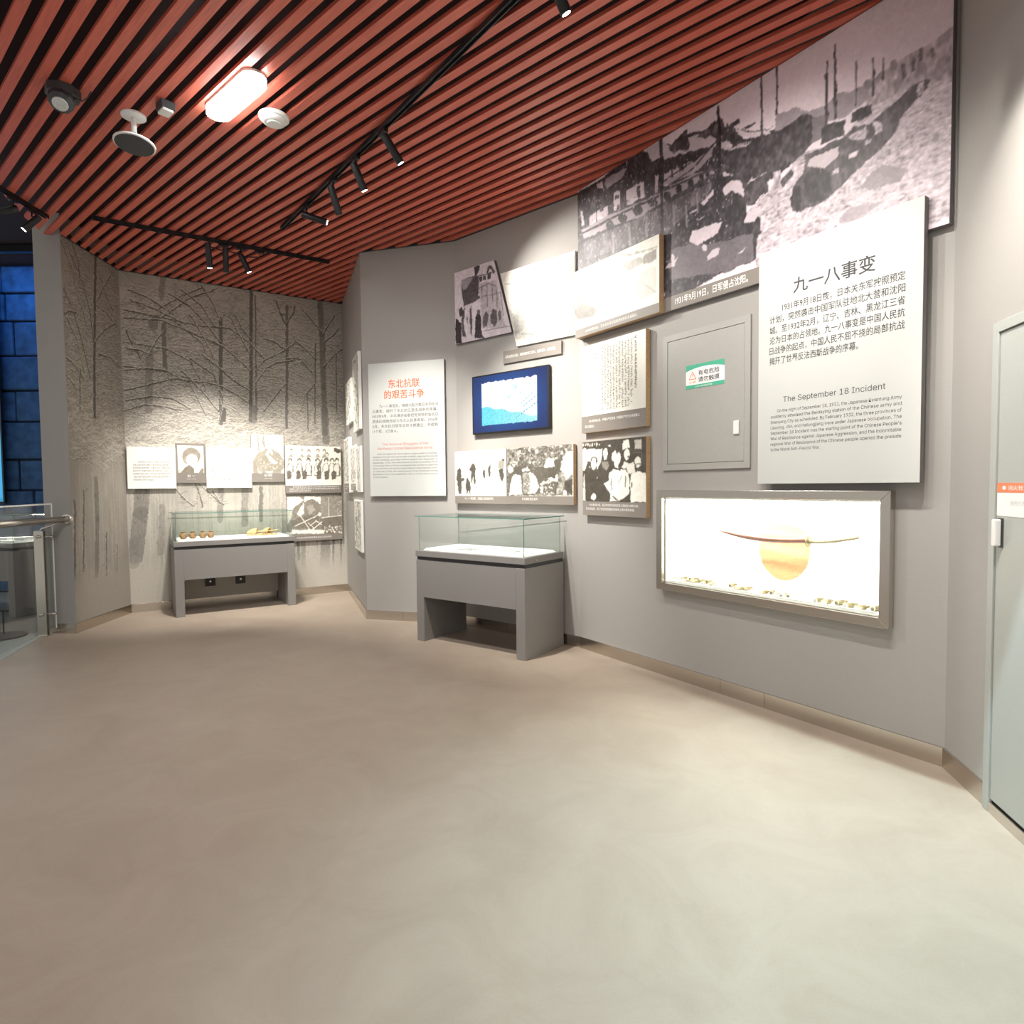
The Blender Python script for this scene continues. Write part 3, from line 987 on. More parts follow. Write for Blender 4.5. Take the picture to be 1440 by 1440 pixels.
class Paint:
    def __init__(s, w, h, step, base=235):
        s.w, s.h = w, h; s.nx = max(2, int(w / step) + 1); s.nz = max(2, int(h / step) + 1)
        s.a = np.full((s.nz, s.nx), float(base)); s.X, s.Z = np.meshgrid(np.linspace(0, 1000, s.nx), np.linspace(0, 1000, s.nz))
        s.mx = w; s.mz = h          # metres
    def _win(s, x0, x1, z0, z1):
        i0 = max(0, int(math.floor(x0 / 1000 * (s.nx - 1)))); i1 = min(s.nx, int(math.ceil(x1 / 1000 * (s.nx - 1))) + 2)
        j0 = max(0, int(math.floor(z0 / 1000 * (s.nz - 1)))); j1 = min(s.nz, int(math.ceil(z1 / 1000 * (s.nz - 1))) + 2)
        return i0, i1, j0, j1
    def poly(s, v, pts):
        xs, zs = pts[0::2], pts[1::2]; i0, i1, j0, j1 = s._win(min(xs), max(xs), min(zs), max(zs))
        if i1 <= i0 or j1 <= j0: return
        X, Z = s.X[j0:j1, i0:i1], s.Z[j0:j1, i0:i1]; ins = np.zeros(X.shape, bool); k = len(xs)
        for i in range(k):
            xa, za, xb, zb = xs[i], zs[i], xs[i - 1], zs[i - 1]
            if za == zb: continue
            ins ^= ((za > Z) != (zb > Z)) & (X < (xb - xa) * (Z - za) / (zb - za) + xa)
        s.a[j0:j1, i0:i1][ins] = v
    def line(s, v, w, pts, mix=1.):        # w in mm
        for q in range(0, len(pts) - 2, 2):
            xa, za, xb, zb = pts[q:q + 4]; px = w / s.mx / 2; pz = w / s.mz / 2
            i0, i1, j0, j1 = s._win(min(xa, xb) - px, max(xa, xb) + px, min(za, zb) - pz, max(za, zb) + pz)
            if i1 <= i0 or j1 <= j0: continue
            X = (s.X[j0:j1, i0:i1] - xa) * s.mx; Z = (s.Z[j0:j1, i0:i1] - za) * s.mz
            dx, dz = (xb - xa) * s.mx, (zb - za) * s.mz; L = dx * dx + dz * dz + 1e-9
            t = np.clip((X * dx + Z * dz) / L, 0, 1); d = np.hypot(X - t * dx, Z - t * dz)
            k = np.clip((w / 2 + 1.5 - d) / 3., 0, 1) * mix
            A = s.a[j0:j1, i0:i1]; A[:] = A * (1 - k) + v * k
    def art(s, key, only=None):
        for ln in ART[key].split('\n'):
            n = [int(x) for x in ln[1:].split()]
            if only and ln[0] != only: continue
            if ln[0] == 'p': s.poly(n[0], n[1:])
            else: s.line(n[0], n[1], n[2:])
    def grain(s, amp, seed=1, cell=3, amp2=0):
        r = np.random.default_rng(seed); s.a += r.normal(0, amp, s.a.shape)
        if amp2:
            c = r.normal(0, amp2, (s.nz // cell + 2, s.nx // cell + 2)); c = np.kron(c, np.ones((cell, cell)))[:s.nz, :s.nx]; s.a += c
    def blur(s, n=1):
        for _ in range(n):
            a = np.pad(s.a, 1, 'edge'); s.a = (a[1:-1, 1:-1] * 2 + a[:-2, 1:-1] + a[2:, 1:-1] + a[1:-1, :-2] + a[1:-1, 2:]) / 6
    def sn(s, cx, cz, seed):
        """smooth noise, one lump every cx by cz grid steps"""
        r = np.random.default_rng(seed); gx = max(2, int(s.nx / cx) + 2); gz = max(2, int(s.nz / cz) + 2); g = r.normal(0, 1, (gz, gx))
        xi = np.linspace(0, gx - 1.001, s.nx); zi = np.linspace(0, gz - 1.001, s.nz); x0 = xi.astype(int); z0 = zi.astype(int); fx = (xi - x0)[None, :]; fz = (zi - z0)[:, None]
        fx = fx * fx * (3 - 2 * fx); fz = fz * fz * (3 - 2 * fz)
        a, b = g[z0][:, x0], g[z0][:, np.minimum(x0 + 1, gx - 1)]; c, d = g[np.minimum(z0 + 1, gz - 1)][:, x0], g[np.minimum(z0 + 1, gz - 1)][:, np.minimum(x0 + 1, gx - 1)]
        return (a * (1 - fx) + b * fx) * (1 - fz) + (c * (1 - fx) + d * fx) * fz
    def warp(s, amp, cell, seed):
        dx = s.sn(cell, cell, seed) * amp + s.sn(cell * .35, cell * .35, seed + 50) * amp * .5; dz = s.sn(cell, cell, seed + 1) * amp + s.sn(cell * .35, cell * .35, seed + 51) * amp * .5
        jj, ii = np.meshgrid(np.arange(s.nz), np.arange(s.nx), indexing='ij')
        s.a = s.a[np.clip((jj + dz).round().astype(int), 0, s.nz - 1), np.clip((ii + dx).round().astype(int), 0, s.nx - 1)]
    def tone(s, seed, lo=16, hi=10):
        """photographic mottling: coarse and fine, stronger in the mid tones"""
        mid = 1 - np.abs(s.a - 128) / 128 * .55
        s.a += (s.sn(9, 9, seed) * lo * .6 + s.sn(3.2, 3.2, seed + 3) * hi + s.sn(1.6, 1.6, seed + 5) * hi * .7) * mid
    def build(s, name, parent, x0, y, z0, mater, dark=(0, 0, 0), light=(255, 255, 255), rgb=None, M=None):
        """flat print in the plane y, lower left corner x0,z0 (local), facing -y"""
        nx, nz = s.nx, s.nz
        co = np.zeros((nz, nx, 3), np.float32)
        co[..., 0] = x0 + s.X / 1000 * s.w; co[..., 1] = y; co[..., 2] = z0 + s.Z / 1000 * s.h
        me = bpy.data.meshes.new(name); me.vertices.add(nx * nz); me.vertices.foreach_set('co', co.ravel())
        idx = np.arange(nx * nz, dtype=np.int32).reshape(nz, nx)
        q = np.stack([idx[:-1, :-1], idx[:-1, 1:], idx[1:, 1:], idx[1:, :-1]], -1).reshape(-1, 4)
        me.loops.add(q.size); me.loops.foreach_set('vertex_index', q.ravel())
        me.polygons.add(len(q)); me.polygons.foreach_set('loop_start', np.arange(0, q.size, 4, dtype=np.int32))
        me.update(calc_edges=True)
        ca = me.color_attributes.new('Col', 'BYTE_COLOR', 'POINT')
        if rgb is None:
            k = np.clip(s.a / 255, 0, 1)[..., None]; rgb = (np.array(dark) * (1 - k) + np.array(light) * k) / 255
        c = np.ones((nz, nx, 4), np.float32); c[..., :3] = np.clip(rgb, 0, 1)
        ca.data.foreach_set('color_srgb', c.ravel()); me.materials.append(mater)
        return link(bpy.data.objects.new(name, me), parent)

# ------------------------------------------------------------------ lettering (real glyph geometry)
import os
FONT = None
try:        # the sans-serif face that ships inside Blender itself
    FONT = bpy.data.fonts.load(os.path.join(bpy.utils.system_resource('DATAFILES', path='fonts'), 'Inter.woff2'))
except Exception: pass
def glyphs(text, size, bold=0.):
    cu = bpy.data.curves.new('glyphs', 'FONT'); cu.body = text
    if FONT and text.isascii(): cu.font = FONT
    cu.size = size; cu.resolution_u = 2; cu.offset = bold
    o = bpy.data.objects.new('glyphs', cu); COL.objects.link(o)
    dg = bpy.context.evaluated_depsgraph_get(); me = bpy.data.meshes.new_from_object(o.evaluated_get(dg))
    v = np.zeros(len(me.vertices) * 3, np.float32); me.vertices.foreach_get('co', v); v = v.reshape(-1, 3)
    f = [tuple(p.vertices) for p in me.polygons]
    bpy.data.objects.remove(o); bpy.data.curves.remove(cu); bpy.data.meshes.remove(me)
    return v, f
def lettering(parent, y, lines, material, name='lettering', bold=0., sx=None):
    """lines: (text, x, z baseline, size, width or None, align) in the local plane facing -y"""
    V = []; Fc = []; n = 0
    for t, x, z, size, width, al in lines:
        v, f = glyphs(t, size, bold * size)
        if not len(v): continue
        lo, hi = v[:, 0].min(), v[:, 0].max(); k = (width / (hi - lo)) if width else 1.
        X = (v[:, 0] - lo) * k
        if al == 'c': X -= X.max() / 2
        elif al == 'r': X -= X.max()
        V += [(float(a + x), y, float(b + z)) for a, b in zip(X, v[:, 1])]
        Fc += [tuple(i + n for i in q) for q in f]; n += len(v)
    me = bpy.data.meshes.new(name); me.from_pydata(V, [], Fc); me.update(); me.materials.append(material)
    o = link(bpy.data.objects.new(name, me), parent)
    if sum(len(q[0]) for q in lines) > 40: o['kind'] = 'stuff'
    return o

# ------------------------------------------------------------------ LIGHTS of the room are inside their fixtures, further down
# ================================================================== SETTING
def wall(name, a, b, z1=4.32, th=.12, m=M_WALL, hole=None, z0=0.):
    t = T(a, b); L = (b - a).length; ang = math.atan2(t.y, t.x)
    mb = MB()
    if hole is None: mb.box(0, L, 0, th, z0, z1)
    else:
        u0, u1, h0, h1 = hole
        mb.box(0, L, 0, th, z0, h0); mb.box(0, L, 0, th, h1, z1); mb.box(0, u0, 0, th, h0, h1); mb.box(u1, L, 0, th, h0, h1)
    o = mb.build(name, m); o.location = (a.x, a.y, 0); o.rotation_euler = (0, 0, ang)
    return struct(o)
def base(name, a, b, e0=0., e1=0., h=.103, th=.014, seams=(1.3,)):
    t = T(a, b); L = (b - a).length; ang = math.atan2(t.y, t.x)
    o = struct(thing(name, None, None, (a.x, a.y, 0), ang)); cuts = [e0] + [s for s in seams if s < L - .15] + [L + e1]
    for i in range(len(cuts) - 1):
        MB().box(cuts[i] + (.0008 if i else 0), cuts[i + 1] - (.0008 if i < len(cuts) - 2 else 0), -th, 0, 0, h).build('steel_strip', M_STEEL, o, bevel=.0015)
    return o

w_end = struct(mobj('wall_left_end', [(PL.x, PL.y, 0), (P0.x, P0.y, 0), (P0.x - .03, P0.y + .4, 0), (PL.x - .02, PL.y + .4, 0),
     (PL.x, PL.y, 4.32), (P0.x, P0.y, 4.32), (P0.x - .03, P0.y + .4, 4.32), (PL.x - .02, PL.y + .4, 4.32)],
     [(0, 1, 5, 4), (1, 2, 6, 5), (2, 3, 7, 6), (3, 0, 4, 7), (4, 5, 6, 7), (0, 3, 2, 1)], M_PILLAR, bevel=.004))
wall('wall_left', P0 + Vector((-.026, .4)), P1, m=M_PILLAR, th=.2)
wall('wall_back', P1, F0, m=M_WALL)
wall('wall_back_side', F0, B01)
wall('wall_centre', B01, B12)
wall('wall_centre_right', B12, B23)
wall('wall_right', B23, B34, hole=(1.04, 2.62, .75, 1.385))
wall('wall_far_right', B34, B5)
base('baseboard_left_end', PL, P0, e1=.012, seams=())
base('baseboard_left', P0, P1, e0=-.012, e1=-.01, seams=())
base('baseboard_back', P1, F0, e0=.01, e1=-.01, seams=(.9, 1.8))
base('baseboard_back_side', F0, B01, e0=.01, e1=.008, seams=())
base('baseboard_centre', B01, B12, e0=-.008, e1=.0, seams=(.45,))
base('baseboard_centre_right', B12, B23, seams=(.7,))
base('baseboard_right', B23, B34, e1=-.004, seams=(.02, 1.55, 1.9))
base('baseboard_far_right', B34, B34 + D4 * .405, e0=.004, seams=())

floor = MB().prism([(-4.79 - .02, 6.16), (-4.516, 5.34), (-4.10, 4.0), (-3.2, -4), (1.9, -4), (2.6, 0), (2.8, 3.3), (.9, 6.2), (-.2, 7.2), (-1.6, 7.2), (-2.2, 9.2), (-5.0, 7.6), (-4.84, 6.5)], -.08, 0)
struct(floor.build('floor', M_FLOOR))
struct(MB().prism([(-4.79 - .02, 6.16), (-4.516, 5.34), (-4.10, 4.0), (-4.38, 3.92), (-4.80, 5.25), (-5.12, 6.13), (-5.0, 6.5), (-4.86, 6.4)], -.08, .004).build('trim_1', M_CURB, bevel=.003))
struct(MB().prism([(-5.12, 6.13), (-4.80, 5.25), (-4.38, 3.92), (-9, 2.5), (-10, 9.6), (-4.9, 9.6), (-4.86, 6.4)], -.08, -.002).build('floor_beyond', M_TILE))
# floor of the neighbouring room is laid in big slabs: nothing more shows through the glass

# ceiling: dark plenum plus every slat that hangs below it
POLY = [Vector((-4.74, 6.38)), P0, P1, F0, B01, B12, B23, B34, B5, BACK_R, BACK_L, Vector((-4.05, 4.0)), Vector((-4.38, 5.37)), Vector((-4.55, 5.77)), Vector((-4.66, 6.1))]
ceil_top = MB().prism([(-4.72, 6.38), (-4.62, 6.3), (-4.75, 7.45), (-2.35, 8.97), (-1.55, 7.03), (-.5, 6.75), (.73, 5.7), (2.4, 3.2), (1.7, -3), (-3.4, -3), (-4.05, 4.0), (-4.38, 5.37), (-4.6, 5.9)], 4.33, 4.38)
ceiling = struct(ceil_top.build('ceiling', M_PLEN))
sd = Vector((-.7625, .6470)).normalized(); sn = Vector((sd.y, -sd.x)) * 1.0
if sn.x < 0: sn = -sn
SP = .1128; PH = 0.012
def spans(c):
    hits = []
    for i in range(len(POLY)):
        a, b = POLY[i], POLY[(i + 1) % len(POLY)]
        da, db = a.dot(sn) - c, b.dot(sn) - c
        if (da > 0) != (db > 0): hits.append((a + (b - a) * (da / (da - db))).dot(sd))
    hits.sort(); return [(hits[i], hits[i + 1]) for i in range(0, len(hits) - 1, 2)]
cmin = min(p.dot(sn) for p in POLY); cmax = max(p.dot(sn) for p in POLY)
k = int(cmin / SP) - 1; ang_s = math.atan2(sd.y, sd.x); nslat = 0; HW = .0285; SH = .024
while k * SP + PH < cmax:
    c = k * SP + PH; k += 1
    A_, B_ = spans(c - HW + .002), spans(c + HW - .002)
    if len(A_) != len(B_): A_ = B_ = spans(c)
    for (a0, a1), (b0, b1) in zip(A_, B_):          # ends cut to the line of the walls
        a0 += .003; b0 += .003; a1 -= .003; b1 -= .003
        if min(a1 - a0, b1 - b0) < .03: continue
        s0 = (a0 + b0) / 2; s1 = (a1 + b1) / 2; cuts = []
        j = math.floor(s0 / 3.0 - .33 * (k % 3)) + .33 * (k % 3)
        while True:
            j += 1
            if j * 3.0 >= min(a1, b1) - .2: break
            if j * 3.0 > max(a0, b0) + .2: cuts.append(j * 3.0)
        ends = [(a0, b0)] + [(q, q) for q in cuts] + [(a1, b1)]
        p = sn * c + sd * s0
        for q in range(len(ends) - 1):
            (ea, eb), (fa, fb) = ends[q], ends[q + 1]; g_ = .0008 if q < len(ends) - 2 else 0
            # local x runs along the slat; local +y is the side away from sn
            o = MB().prism([(ea - s0, HW), (eb - s0, -HW), (fb - s0 - g_, -HW), (fa - s0 - g_, HW)], 0, SH).build('slat', M_SLAT, ceiling)
            o.location = (p.x, p.y, ZC); o.rotation_euler = (0, 0, ang_s); nslat += 1
    if nslat > 290: break
print('slats', nslat)
# dark closing trim where the slats meet the walls
def ctrim(name, a, b):
    t = T(a, b); L = (b - a).length
    o = MB().box(0, L, -.018, 0, ZC - .004, ZC + .05).build(name, M_BLACKP); o.location = (a.x, a.y, 0); o.rotation_euler = (0, 0, math.atan2(t.y, t.x)); return struct(o)
ctrim('trim_2', B01, B12); ctrim('trim_3', B12, B23); ctrim('trim_5', P1, F0); ctrim('trim_6', P0, P1); ctrim('trim_4', B34, B5)

# ------------------------------------------------------------------ neighbouring blue room
def blue_room():
    w = struct(thing('wall_beyond', None, None, (0, 0, 0)))
    MB().box(-10, -4.9, 9.06, 9.2, 0, 4.76).build('mortar_backing', M_MORTAR, w)
    rg = random.Random(7); rows = [0, .55, 1.0, 1.5, 1.95, 2.5, 2.95, 3.45, 3.95, 4.35, 4.74]
    protos = []
    for r in range(len(rows) - 1):
        x = -9.9 + rg.uniform(0, .4)
        while x < -5.0:
            L = rg.uniform(.55, 1.05)
            h = rows[r + 1] - rows[r]
            d = rg.uniform(.03, .07)
            o = MB().box(x + .012, x + L - .012, 9.06 - d, 9.07, rows[r] + .012, rows[r + 1] - .012).build('stone_block', M_STONE, w, bevel=.02)
            x += L
    struct(MB().box(-10, -4.9, 2.5, 9.2, 4.76, 4.8).build('ceiling_beyond', M_PLEN))
    t = thing('lit_display_screen', 'tall glowing cyan screen in front of the blue stone wall', 'screen', (-7.93, 8.9, 1.34))
    MB().box(-.6, .6, -.02, .02, -.03, 3.16).build('screen_frame', M_BLACK, t)
    pt = Paint(1.16, 3.1, .05, 200)
    k = np.clip(pt.Z / 1000, 0, 1)[..., None]; rgb = (np.array((40, 130, 165)) * (1 - k) + np.array((70, 190, 225)) * k) / 255
    pt.build('screen_face', t, -.58, -.022, 0, M_SCREEN, rgb=rgb)
    a = bpy.data.lights.new('screen_glow', 'AREA'); a.shape = 'RECTANGLE'; a.size = 1.1; a.size_y = 3; a.energy = 45; a.color = (.12, .45, 1)
    ao = bpy.data.objects.new('screen_glow', a); COL.objects.link(ao); ao.parent = t; ao.location = (0, -.05, 1.55); ao.rotation_euler = (math.radians(90), 0, 0)
    # a blue wall washer hangs from the dark ceiling just in front of the stone wall
    f = thing('blue_wall_washer', 'blue wall washer light hung over the stone wall', 'light', (-6.6, 8.3, 4.74))
    MB().box(-.9, .9, -.04, .04, -.08, 0).build('washer_body', M_BLACK, f)
    a = bpy.data.lights.new('washer_light', 'AREA'); a.shape = 'RECTANGLE'; a.size = 1.7; a.size_y = .05; a.energy = 24; a.color = (.06, .38, 1)
    ao = bpy.data.objects.new('washer_light', a); COL.objects.link(ao); ao.parent = f; ao.location = (0, 0, -.085); ao.rotation_euler = (math.radians(30), 0, 0)
blue_room()

# ------------------------------------------------------------------ glass display cases
def display_case(name, label, fl, direction, width, depth):
    """fl: front left floor corner, direction: along the front"""
    ang = math.atan2(direction.y, direction.x); t = thing(name, label, 'display case', (fl.x, fl.y, 0), ang)
    W, D = width, depth
    MB().box(0, .095, 0, D, 0, .79).build('side_panel', M_CASE, t, bevel=.003)
    MB().box(W - .095, W, 0, D, 0, .79).build('side_panel', M_CASE, t, bevel=.003)
    MB().box(.0955, W - .0955, .001, D - .001, .432, .788).build('cabinet_box', M_CASE, t)
    MB().box(.006, W - .006, .012, D - .006, .7905, .8235).build('shadow_gap', M_BLACKP, t)
    tr = MB().box(-.004, W + .004, -.004, D + .002, .824, .881).build('tray', M_CASE, t, bevel=.003)
    MB().lathe([(.009, 0), (.009, .006), (.004, .006)], Matrix.Translation((W + .004, .16, .85)) @ Matrix.Rotation(math.radians(90), 4, 'Y'), 12).build('lock', M_STEELD, tr)
    # raised bed with sloping sides
    b = .05; n = .02
    v = [(b, b, .8815), (W - b, b, .8815), (W - b, D - b, .8815), (b, D - b, .8815), (b + n, b + n, .90), (W - b - n, b + n, .90), (W - b - n, D - b - n, .90), (b + n, D - b - n, .90)]
    mobj('bed', v, [(0, 1, 5, 4), (1, 2, 6, 5), (2, 3, 7, 6), (3, 0, 4, 7), (4, 5, 6, 7), (0, 3, 2, 1)], M_CASEIN, t)
    g = .022; th = .006; z0, z1 = .8815, 1.208
    for (x0, x1, y0, y1) in ((g, W - g, g, g + th), (g, W - g, D - g - th, D - g), (g, g + th, g + th, D - g - th), (W - g - th, W - g, g + th, D - g - th)):
        MB().box(x0, x1, y0, y1, z0, z1).build('glass_pane', M_GLASS, t)
    top = MB().box(-.006, W + .006, -.006, D + .006, z1 + .0005, z1 + .0085).build('glass_lid', M_GLASS, t)
    e = MB(); w = .0012
    for (x0, x1, y0, y1) in ((-.008, W + .008, -.008, -.0065), (-.008, W + .008, D + .0065, D + .008), (-.008, -.0065, -.006, D + .006), (W + .0065, W + .008, -.006, D + .006)): e.box(x0, x1, y0, y1, z1 + .0005, z1 + .0085)
    e.build('polished_edge', M_GLASSE, top)
    for x in (g - .001, W - g - .003):
        for y in (g - .001, D - g - .003): MB().box(x, x + .004, y, y + .004, z0, z1).build('glass_joint', M_GLASSE, t)
    return t
c2 = display_case('display_case', 'grey display case with documents under glass, below the wall screen', Vector((-.936, 5.942)), Vector((1.038, -.759)), 1.286, .628)
c1 = display_case('display_case', 'grey display case with clay pots and straw shoes before the snowy forest wallpaper', Vector((-3.916, 7.085)), Vector((1.141, .725)), 1.352, .60)
c3 = display_case('display_case', 'display case standing behind the glass railing in the blue room', Vector((-5.86, 7.18)) + Vector((-.97, .24)) * 1.3, Vector((.97, -.24)), 1.3, .6)

def in_case(c, x, y, z=.9): return c.matrix_basis @ Vector((x, y, z))
bpy.context.view_layer.update()
# papers in the middle case
def booklet(label, x, y, w, d, rot, name='document', open_=False, m=M_PAPER):
    p = in_case(c2, x, y); t = thing(name, label, 'document', p, c2.rotation_euler.z + rot)
    n = 8; V = []; 
    for i in range(n + 1):
        xx = -w / 2 + w * i / n; zz = .006 + (.006 * math.sin(abs(xx) / (w / 2) * math.pi) if open_ else .002 * math.sin(i * .8))
        for yy in (-d / 2, d / 2): V += [(xx, yy, .0005), (xx, yy, zz)]
    F = []
    for i in range(n):
        a = i * 4; F += [(a + 1, a + 5, a + 7, a + 3), (a, a + 2, a + 6, a + 4), (a, a + 4, a + 5, a + 1), (a + 2, a + 3, a + 7, a + 6)]
    F += [(0, 1, 3, 2), (n * 4, n * 4 + 2, n * 4 + 3, n * 4 + 1)]
    mobj('pages', V, F, m, t)
    lines = MB()
    for i in range(7):
        xx = -w / 2 + w * (i + 1) / 8
        if open_ and abs(xx) < w * .06: continue
        lines.box(xx - .003, xx + .003, -d / 2 + .03, d / 2 - .03 - (i % 3) * .02, .0125 if open_ else .0085, .0129 if open_ else .0089)
    lines.build('printed_columns', M_TEAL, t)
    return t
booklet('open booklet at the left end of the middle display case', .30, .33, .26, .19, .1, open_=True)
booklet('grey leaflet lying in the centre of the middle display case', .52, .21, .15, .20, -.1, m=M_TEAL)
booklet('white sheet lying behind the grey leaflet in the middle display case', .72, .36, .20, .25, .15)
booklet('small grey card near the right end of the middle display case', .96, .24, .17, .12, .05, name='card', m=M_TEAL)
# clay pots and straw shoes in the back case
def clay_pot(label, x, y, s=1.):
    p = in_case(c1, x, y); t = thing('clay_pot', label, 'pot', p, 0)
    b = MB().lathe([(.018 * s, 0), (.032 * s, .008 * s), (.043 * s, .03 * s), (.042 * s, .05 * s), (.030 * s, .068 * s), (.022 * s, .074 * s)], seg=18).build('pot_body', M_CLAY, t); autosmooth(b, 60)
    r = MB().lathe([(.021 * s, .074 * s), (.027 * s, .078 * s), (.027 * s, .086 * s), (.018 * s, .086 * s), (.016 * s, .078 * s)], seg=18).build('rim', M_CLAY, t); autosmooth(r, 60)
    return t
for i, (x, l) in enumerate(((.115, 'first from the left'), (.215, 'second from the left'), (.325, 'third from the left'), (.415, 'fourth, nearest the straw shoes'))):
    clay_pot('small brown clay pot in the back display case, ' + l, x, .20 + .02 * (i % 2), 1.0 - .06 * (i == 3))['group'] = 'clay pots in the back display case'
def straw_shoe(label, x, y, rot, tilt=0.):
    p = in_case(c1, x, y, .9); t = thing('straw_shoe', label, 'shoe', p, c1.rotation_euler.z + rot)
    # sole: rounded outline; upper: lofted half shell
    n = 24; L = .25; pts = []
    for i in range(n):
        a = 2 * math.pi * i / n; cx = math.cos(a) * L / 2; w = .045 * (1 + .18 * math.cos(a)); pts.append((cx, math.sin(a) * w))
    MB().prism(pts, .0006, .018).build('sole', M_STRAW, t, bevel=.004)
    V = []; F = []; rings = 9; seg = 9
    for i in range(rings):
        u = i / (rings - 1); x_ = L / 2 * .96 * (1 - u * 1.05); w = .045 * math.sin(min(1, .25 + u * 1.1) * math.pi / 2); h = .03 + .045 * math.sin(min(1., u * 1.2) * math.pi / 2)
        for j in range(seg):
            a = math.pi * j / (seg - 1); V.append((x_, math.cos(a) * w, .017 + math.sin(a) * h))
    for i in range(rings - 1):
        for j in range(seg - 1): F.append((i * seg + j, (i + 1) * seg + j, (i + 1) * seg + j + 1, i * seg + j + 1))
    u = mobj('upper', V, F, M_STRAW, t, smooth=True); so = u.modifiers.new('s', 'SOLIDIFY'); so.thickness = .008
    hb = MB().tube([(-.02, .043, .05), (-.08, .042, .055), (-.118, .02, .06), (-.124, 0, .062), (-.118, -.02, .06), (-.08, -.042, .055), (-.02, -.043, .05)], .009).build('heel_rope', M_STRAW, t, smooth=True)
    MB().tube([(-.118, .0, .06), (-.122, 0, .03), (-.118, 0, .012)], .007).build('heel_tie', M_STRAW, t, smooth=True)
    return t
straw_shoe('left straw shoe lying lower in the back display case', .94, .22, 2.7)
straw_shoe('right straw shoe with its opening turned up in the back display case', 1.10, .26, 2.2)
# items in the blue room case
for i, x in enumerate((.45, .85, 1.12)):
    p = in_case(c3, x, .28, .9); t = thing('folded_paper', ('wide', 'narrow', 'small curled')[i] + ' document in the display case behind the railing', 'document', p, c3.rotation_euler.z + .1 * i)
    MB().box(-.10 + .02 * i, .10 - .02 * i, -.08, .08, .0005, .012 + .01 * i).build('sheets', M_PAPER, t, bevel=.002)
a = bpy.data.lights.new('case_glow', 'AREA'); a.shape = 'RECTANGLE'; a.size = 1.2; a.size_y = .03; a.energy = 14; a.color = (1, .95, .8)
ao = bpy.data.objects.new('case_glow', a); COL.objects.link(ao); ao.parent = c3; ao.location = (.65, .55, 1.19); ao.rotation_euler = (math.radians(-25), 0, 0)
MB().box(.05, 1.25, .54, .57, 1.192, 1.206).build('light_strip', M_WHITE, c3)

# ------------------------------------------------------------------ wall-hung panels
FR = dict(F=(P1, F0), B0=(F0, B01), B1=(B01, B12), B2=(B12, B23), B3=(B23, B34), B4=(B34, B5))
def hang(name, label, cat, wl, u0, z0, off=0., group=None):
    a, b = FR[wl]; t = T(a, b); n = Vector((t.y, -t.x)); p = a + t * u0 + n * off
    return thing(name, label, cat, (p.x, p.y, z0), math.atan2(t.y, t.x), group)
def board(name, label, cat, wl, u0, u1, z0, z1, off, th, m, edge=None, bevel=.0015, bt=(.1, .9)):
    """board whose front is th in front of its back plane; off: gap from the wall to its back"""
    off = max(off, .004); t = hang(name, label, cat, wl, u0, z0, off); w, h = u1 - u0, z1 - z0
    if edge:
        MB().box(0, w, -th + .002, 0, 0, h).build('board', edge, t, bevel=bevel)
        MB().box(.0005, w - .0005, -th, -th + .0019, .0005, h - .0005).build('face_sheet', m, t)
    else: MB().box(0, w, -th, 0, 0, h).build('board', m, t, bevel=bevel)
    off = max(off, .004); t.location += Vector((0, 0, 0))
    if off > .014 and bt:      # stand-off battens carry the board
        k = MB(); k.box(w * .12, w * .18, 0, off - .0005, h * bt[0], h * bt[1]); k.box(w * .82, w * .88, 0, off - .0005, h * bt[0], h * bt[1]); k.build('wall_batten', M_SIDEG, t)
    return t, w, h
DK, LT = (34, 28, 32), (226, 216, 220)      # print tones, cool pink-grey
DB, LB = (46, 40, 32), (238, 236, 226)      # warm

# --- big mural, runs along the top of the right wall
t, w, h = board('large_photo_panel', 'huge black and white photo of army trucks before tiled roofs, under the red ceiling', 'picture', 'B3', .045, 2.938, 2.795, 4.095, 0, .04, M_SIDEG)
pt = Paint(w - .004, h - .004, .005, 232); pt.art('mural'); pt.warp(0.78, 9, 40); pt.art('mural', 'l')
U_, V_ = pt.X, pt.Z
gr = (pt.a > 172) & (pt.a < 192) & (V_ < 760)                # stony ground
pt.a += gr * (pt.sn(4.5, 2.2, 5) * 22 + pt.sn(2, 1.4, 6) * 15 + pt.sn(14, 7, 7) * 9)
hl = (pt.a > 150) & (pt.a < 172) & (U_ > 560)                # misty trees on the far hill
pt.a += hl * (pt.sn(2.4, 5, 8) * 26 + pt.sn(6, 9, 9) * 14)
dk_ = (pt.a < 80); pt.a += dk_ * np.maximum(-14, pt.sn(3, 5, 10) * 17 + pt.sn(9, 12, 11) * 12 + 3)
tr_ = dk_ & (pt.sn(2.1, 2.6, 12) > 1.35) & (U_ < 560); pt.a[tr_] = 165      # glints in the dark buildings
fog = np.clip((U_ - 820) / 180, 0, 1) * np.clip((V_ - 380) / 300, 0, 1); pt.a = pt.a * (1 - fog * .45) + 205 * fog * .45
pt.tone(2, 6, 5); pt.blur(1); pt.grain(3, 2)
pt.build('photo_print', t, .002, -.0405, .002, M_PRINT, dark=(20, 17, 20), light=(248, 232, 240))
MB().box(1.0, 1.853, -.0418, -.0408, .002, .105).build('caption_band', M_BOARDG, t)
lettering(t, -.0423, [('1931年9月19日，日军侵占沈阳。', 1.115, .036, .060, .62, 'l')], M_INKW, bold=.012)

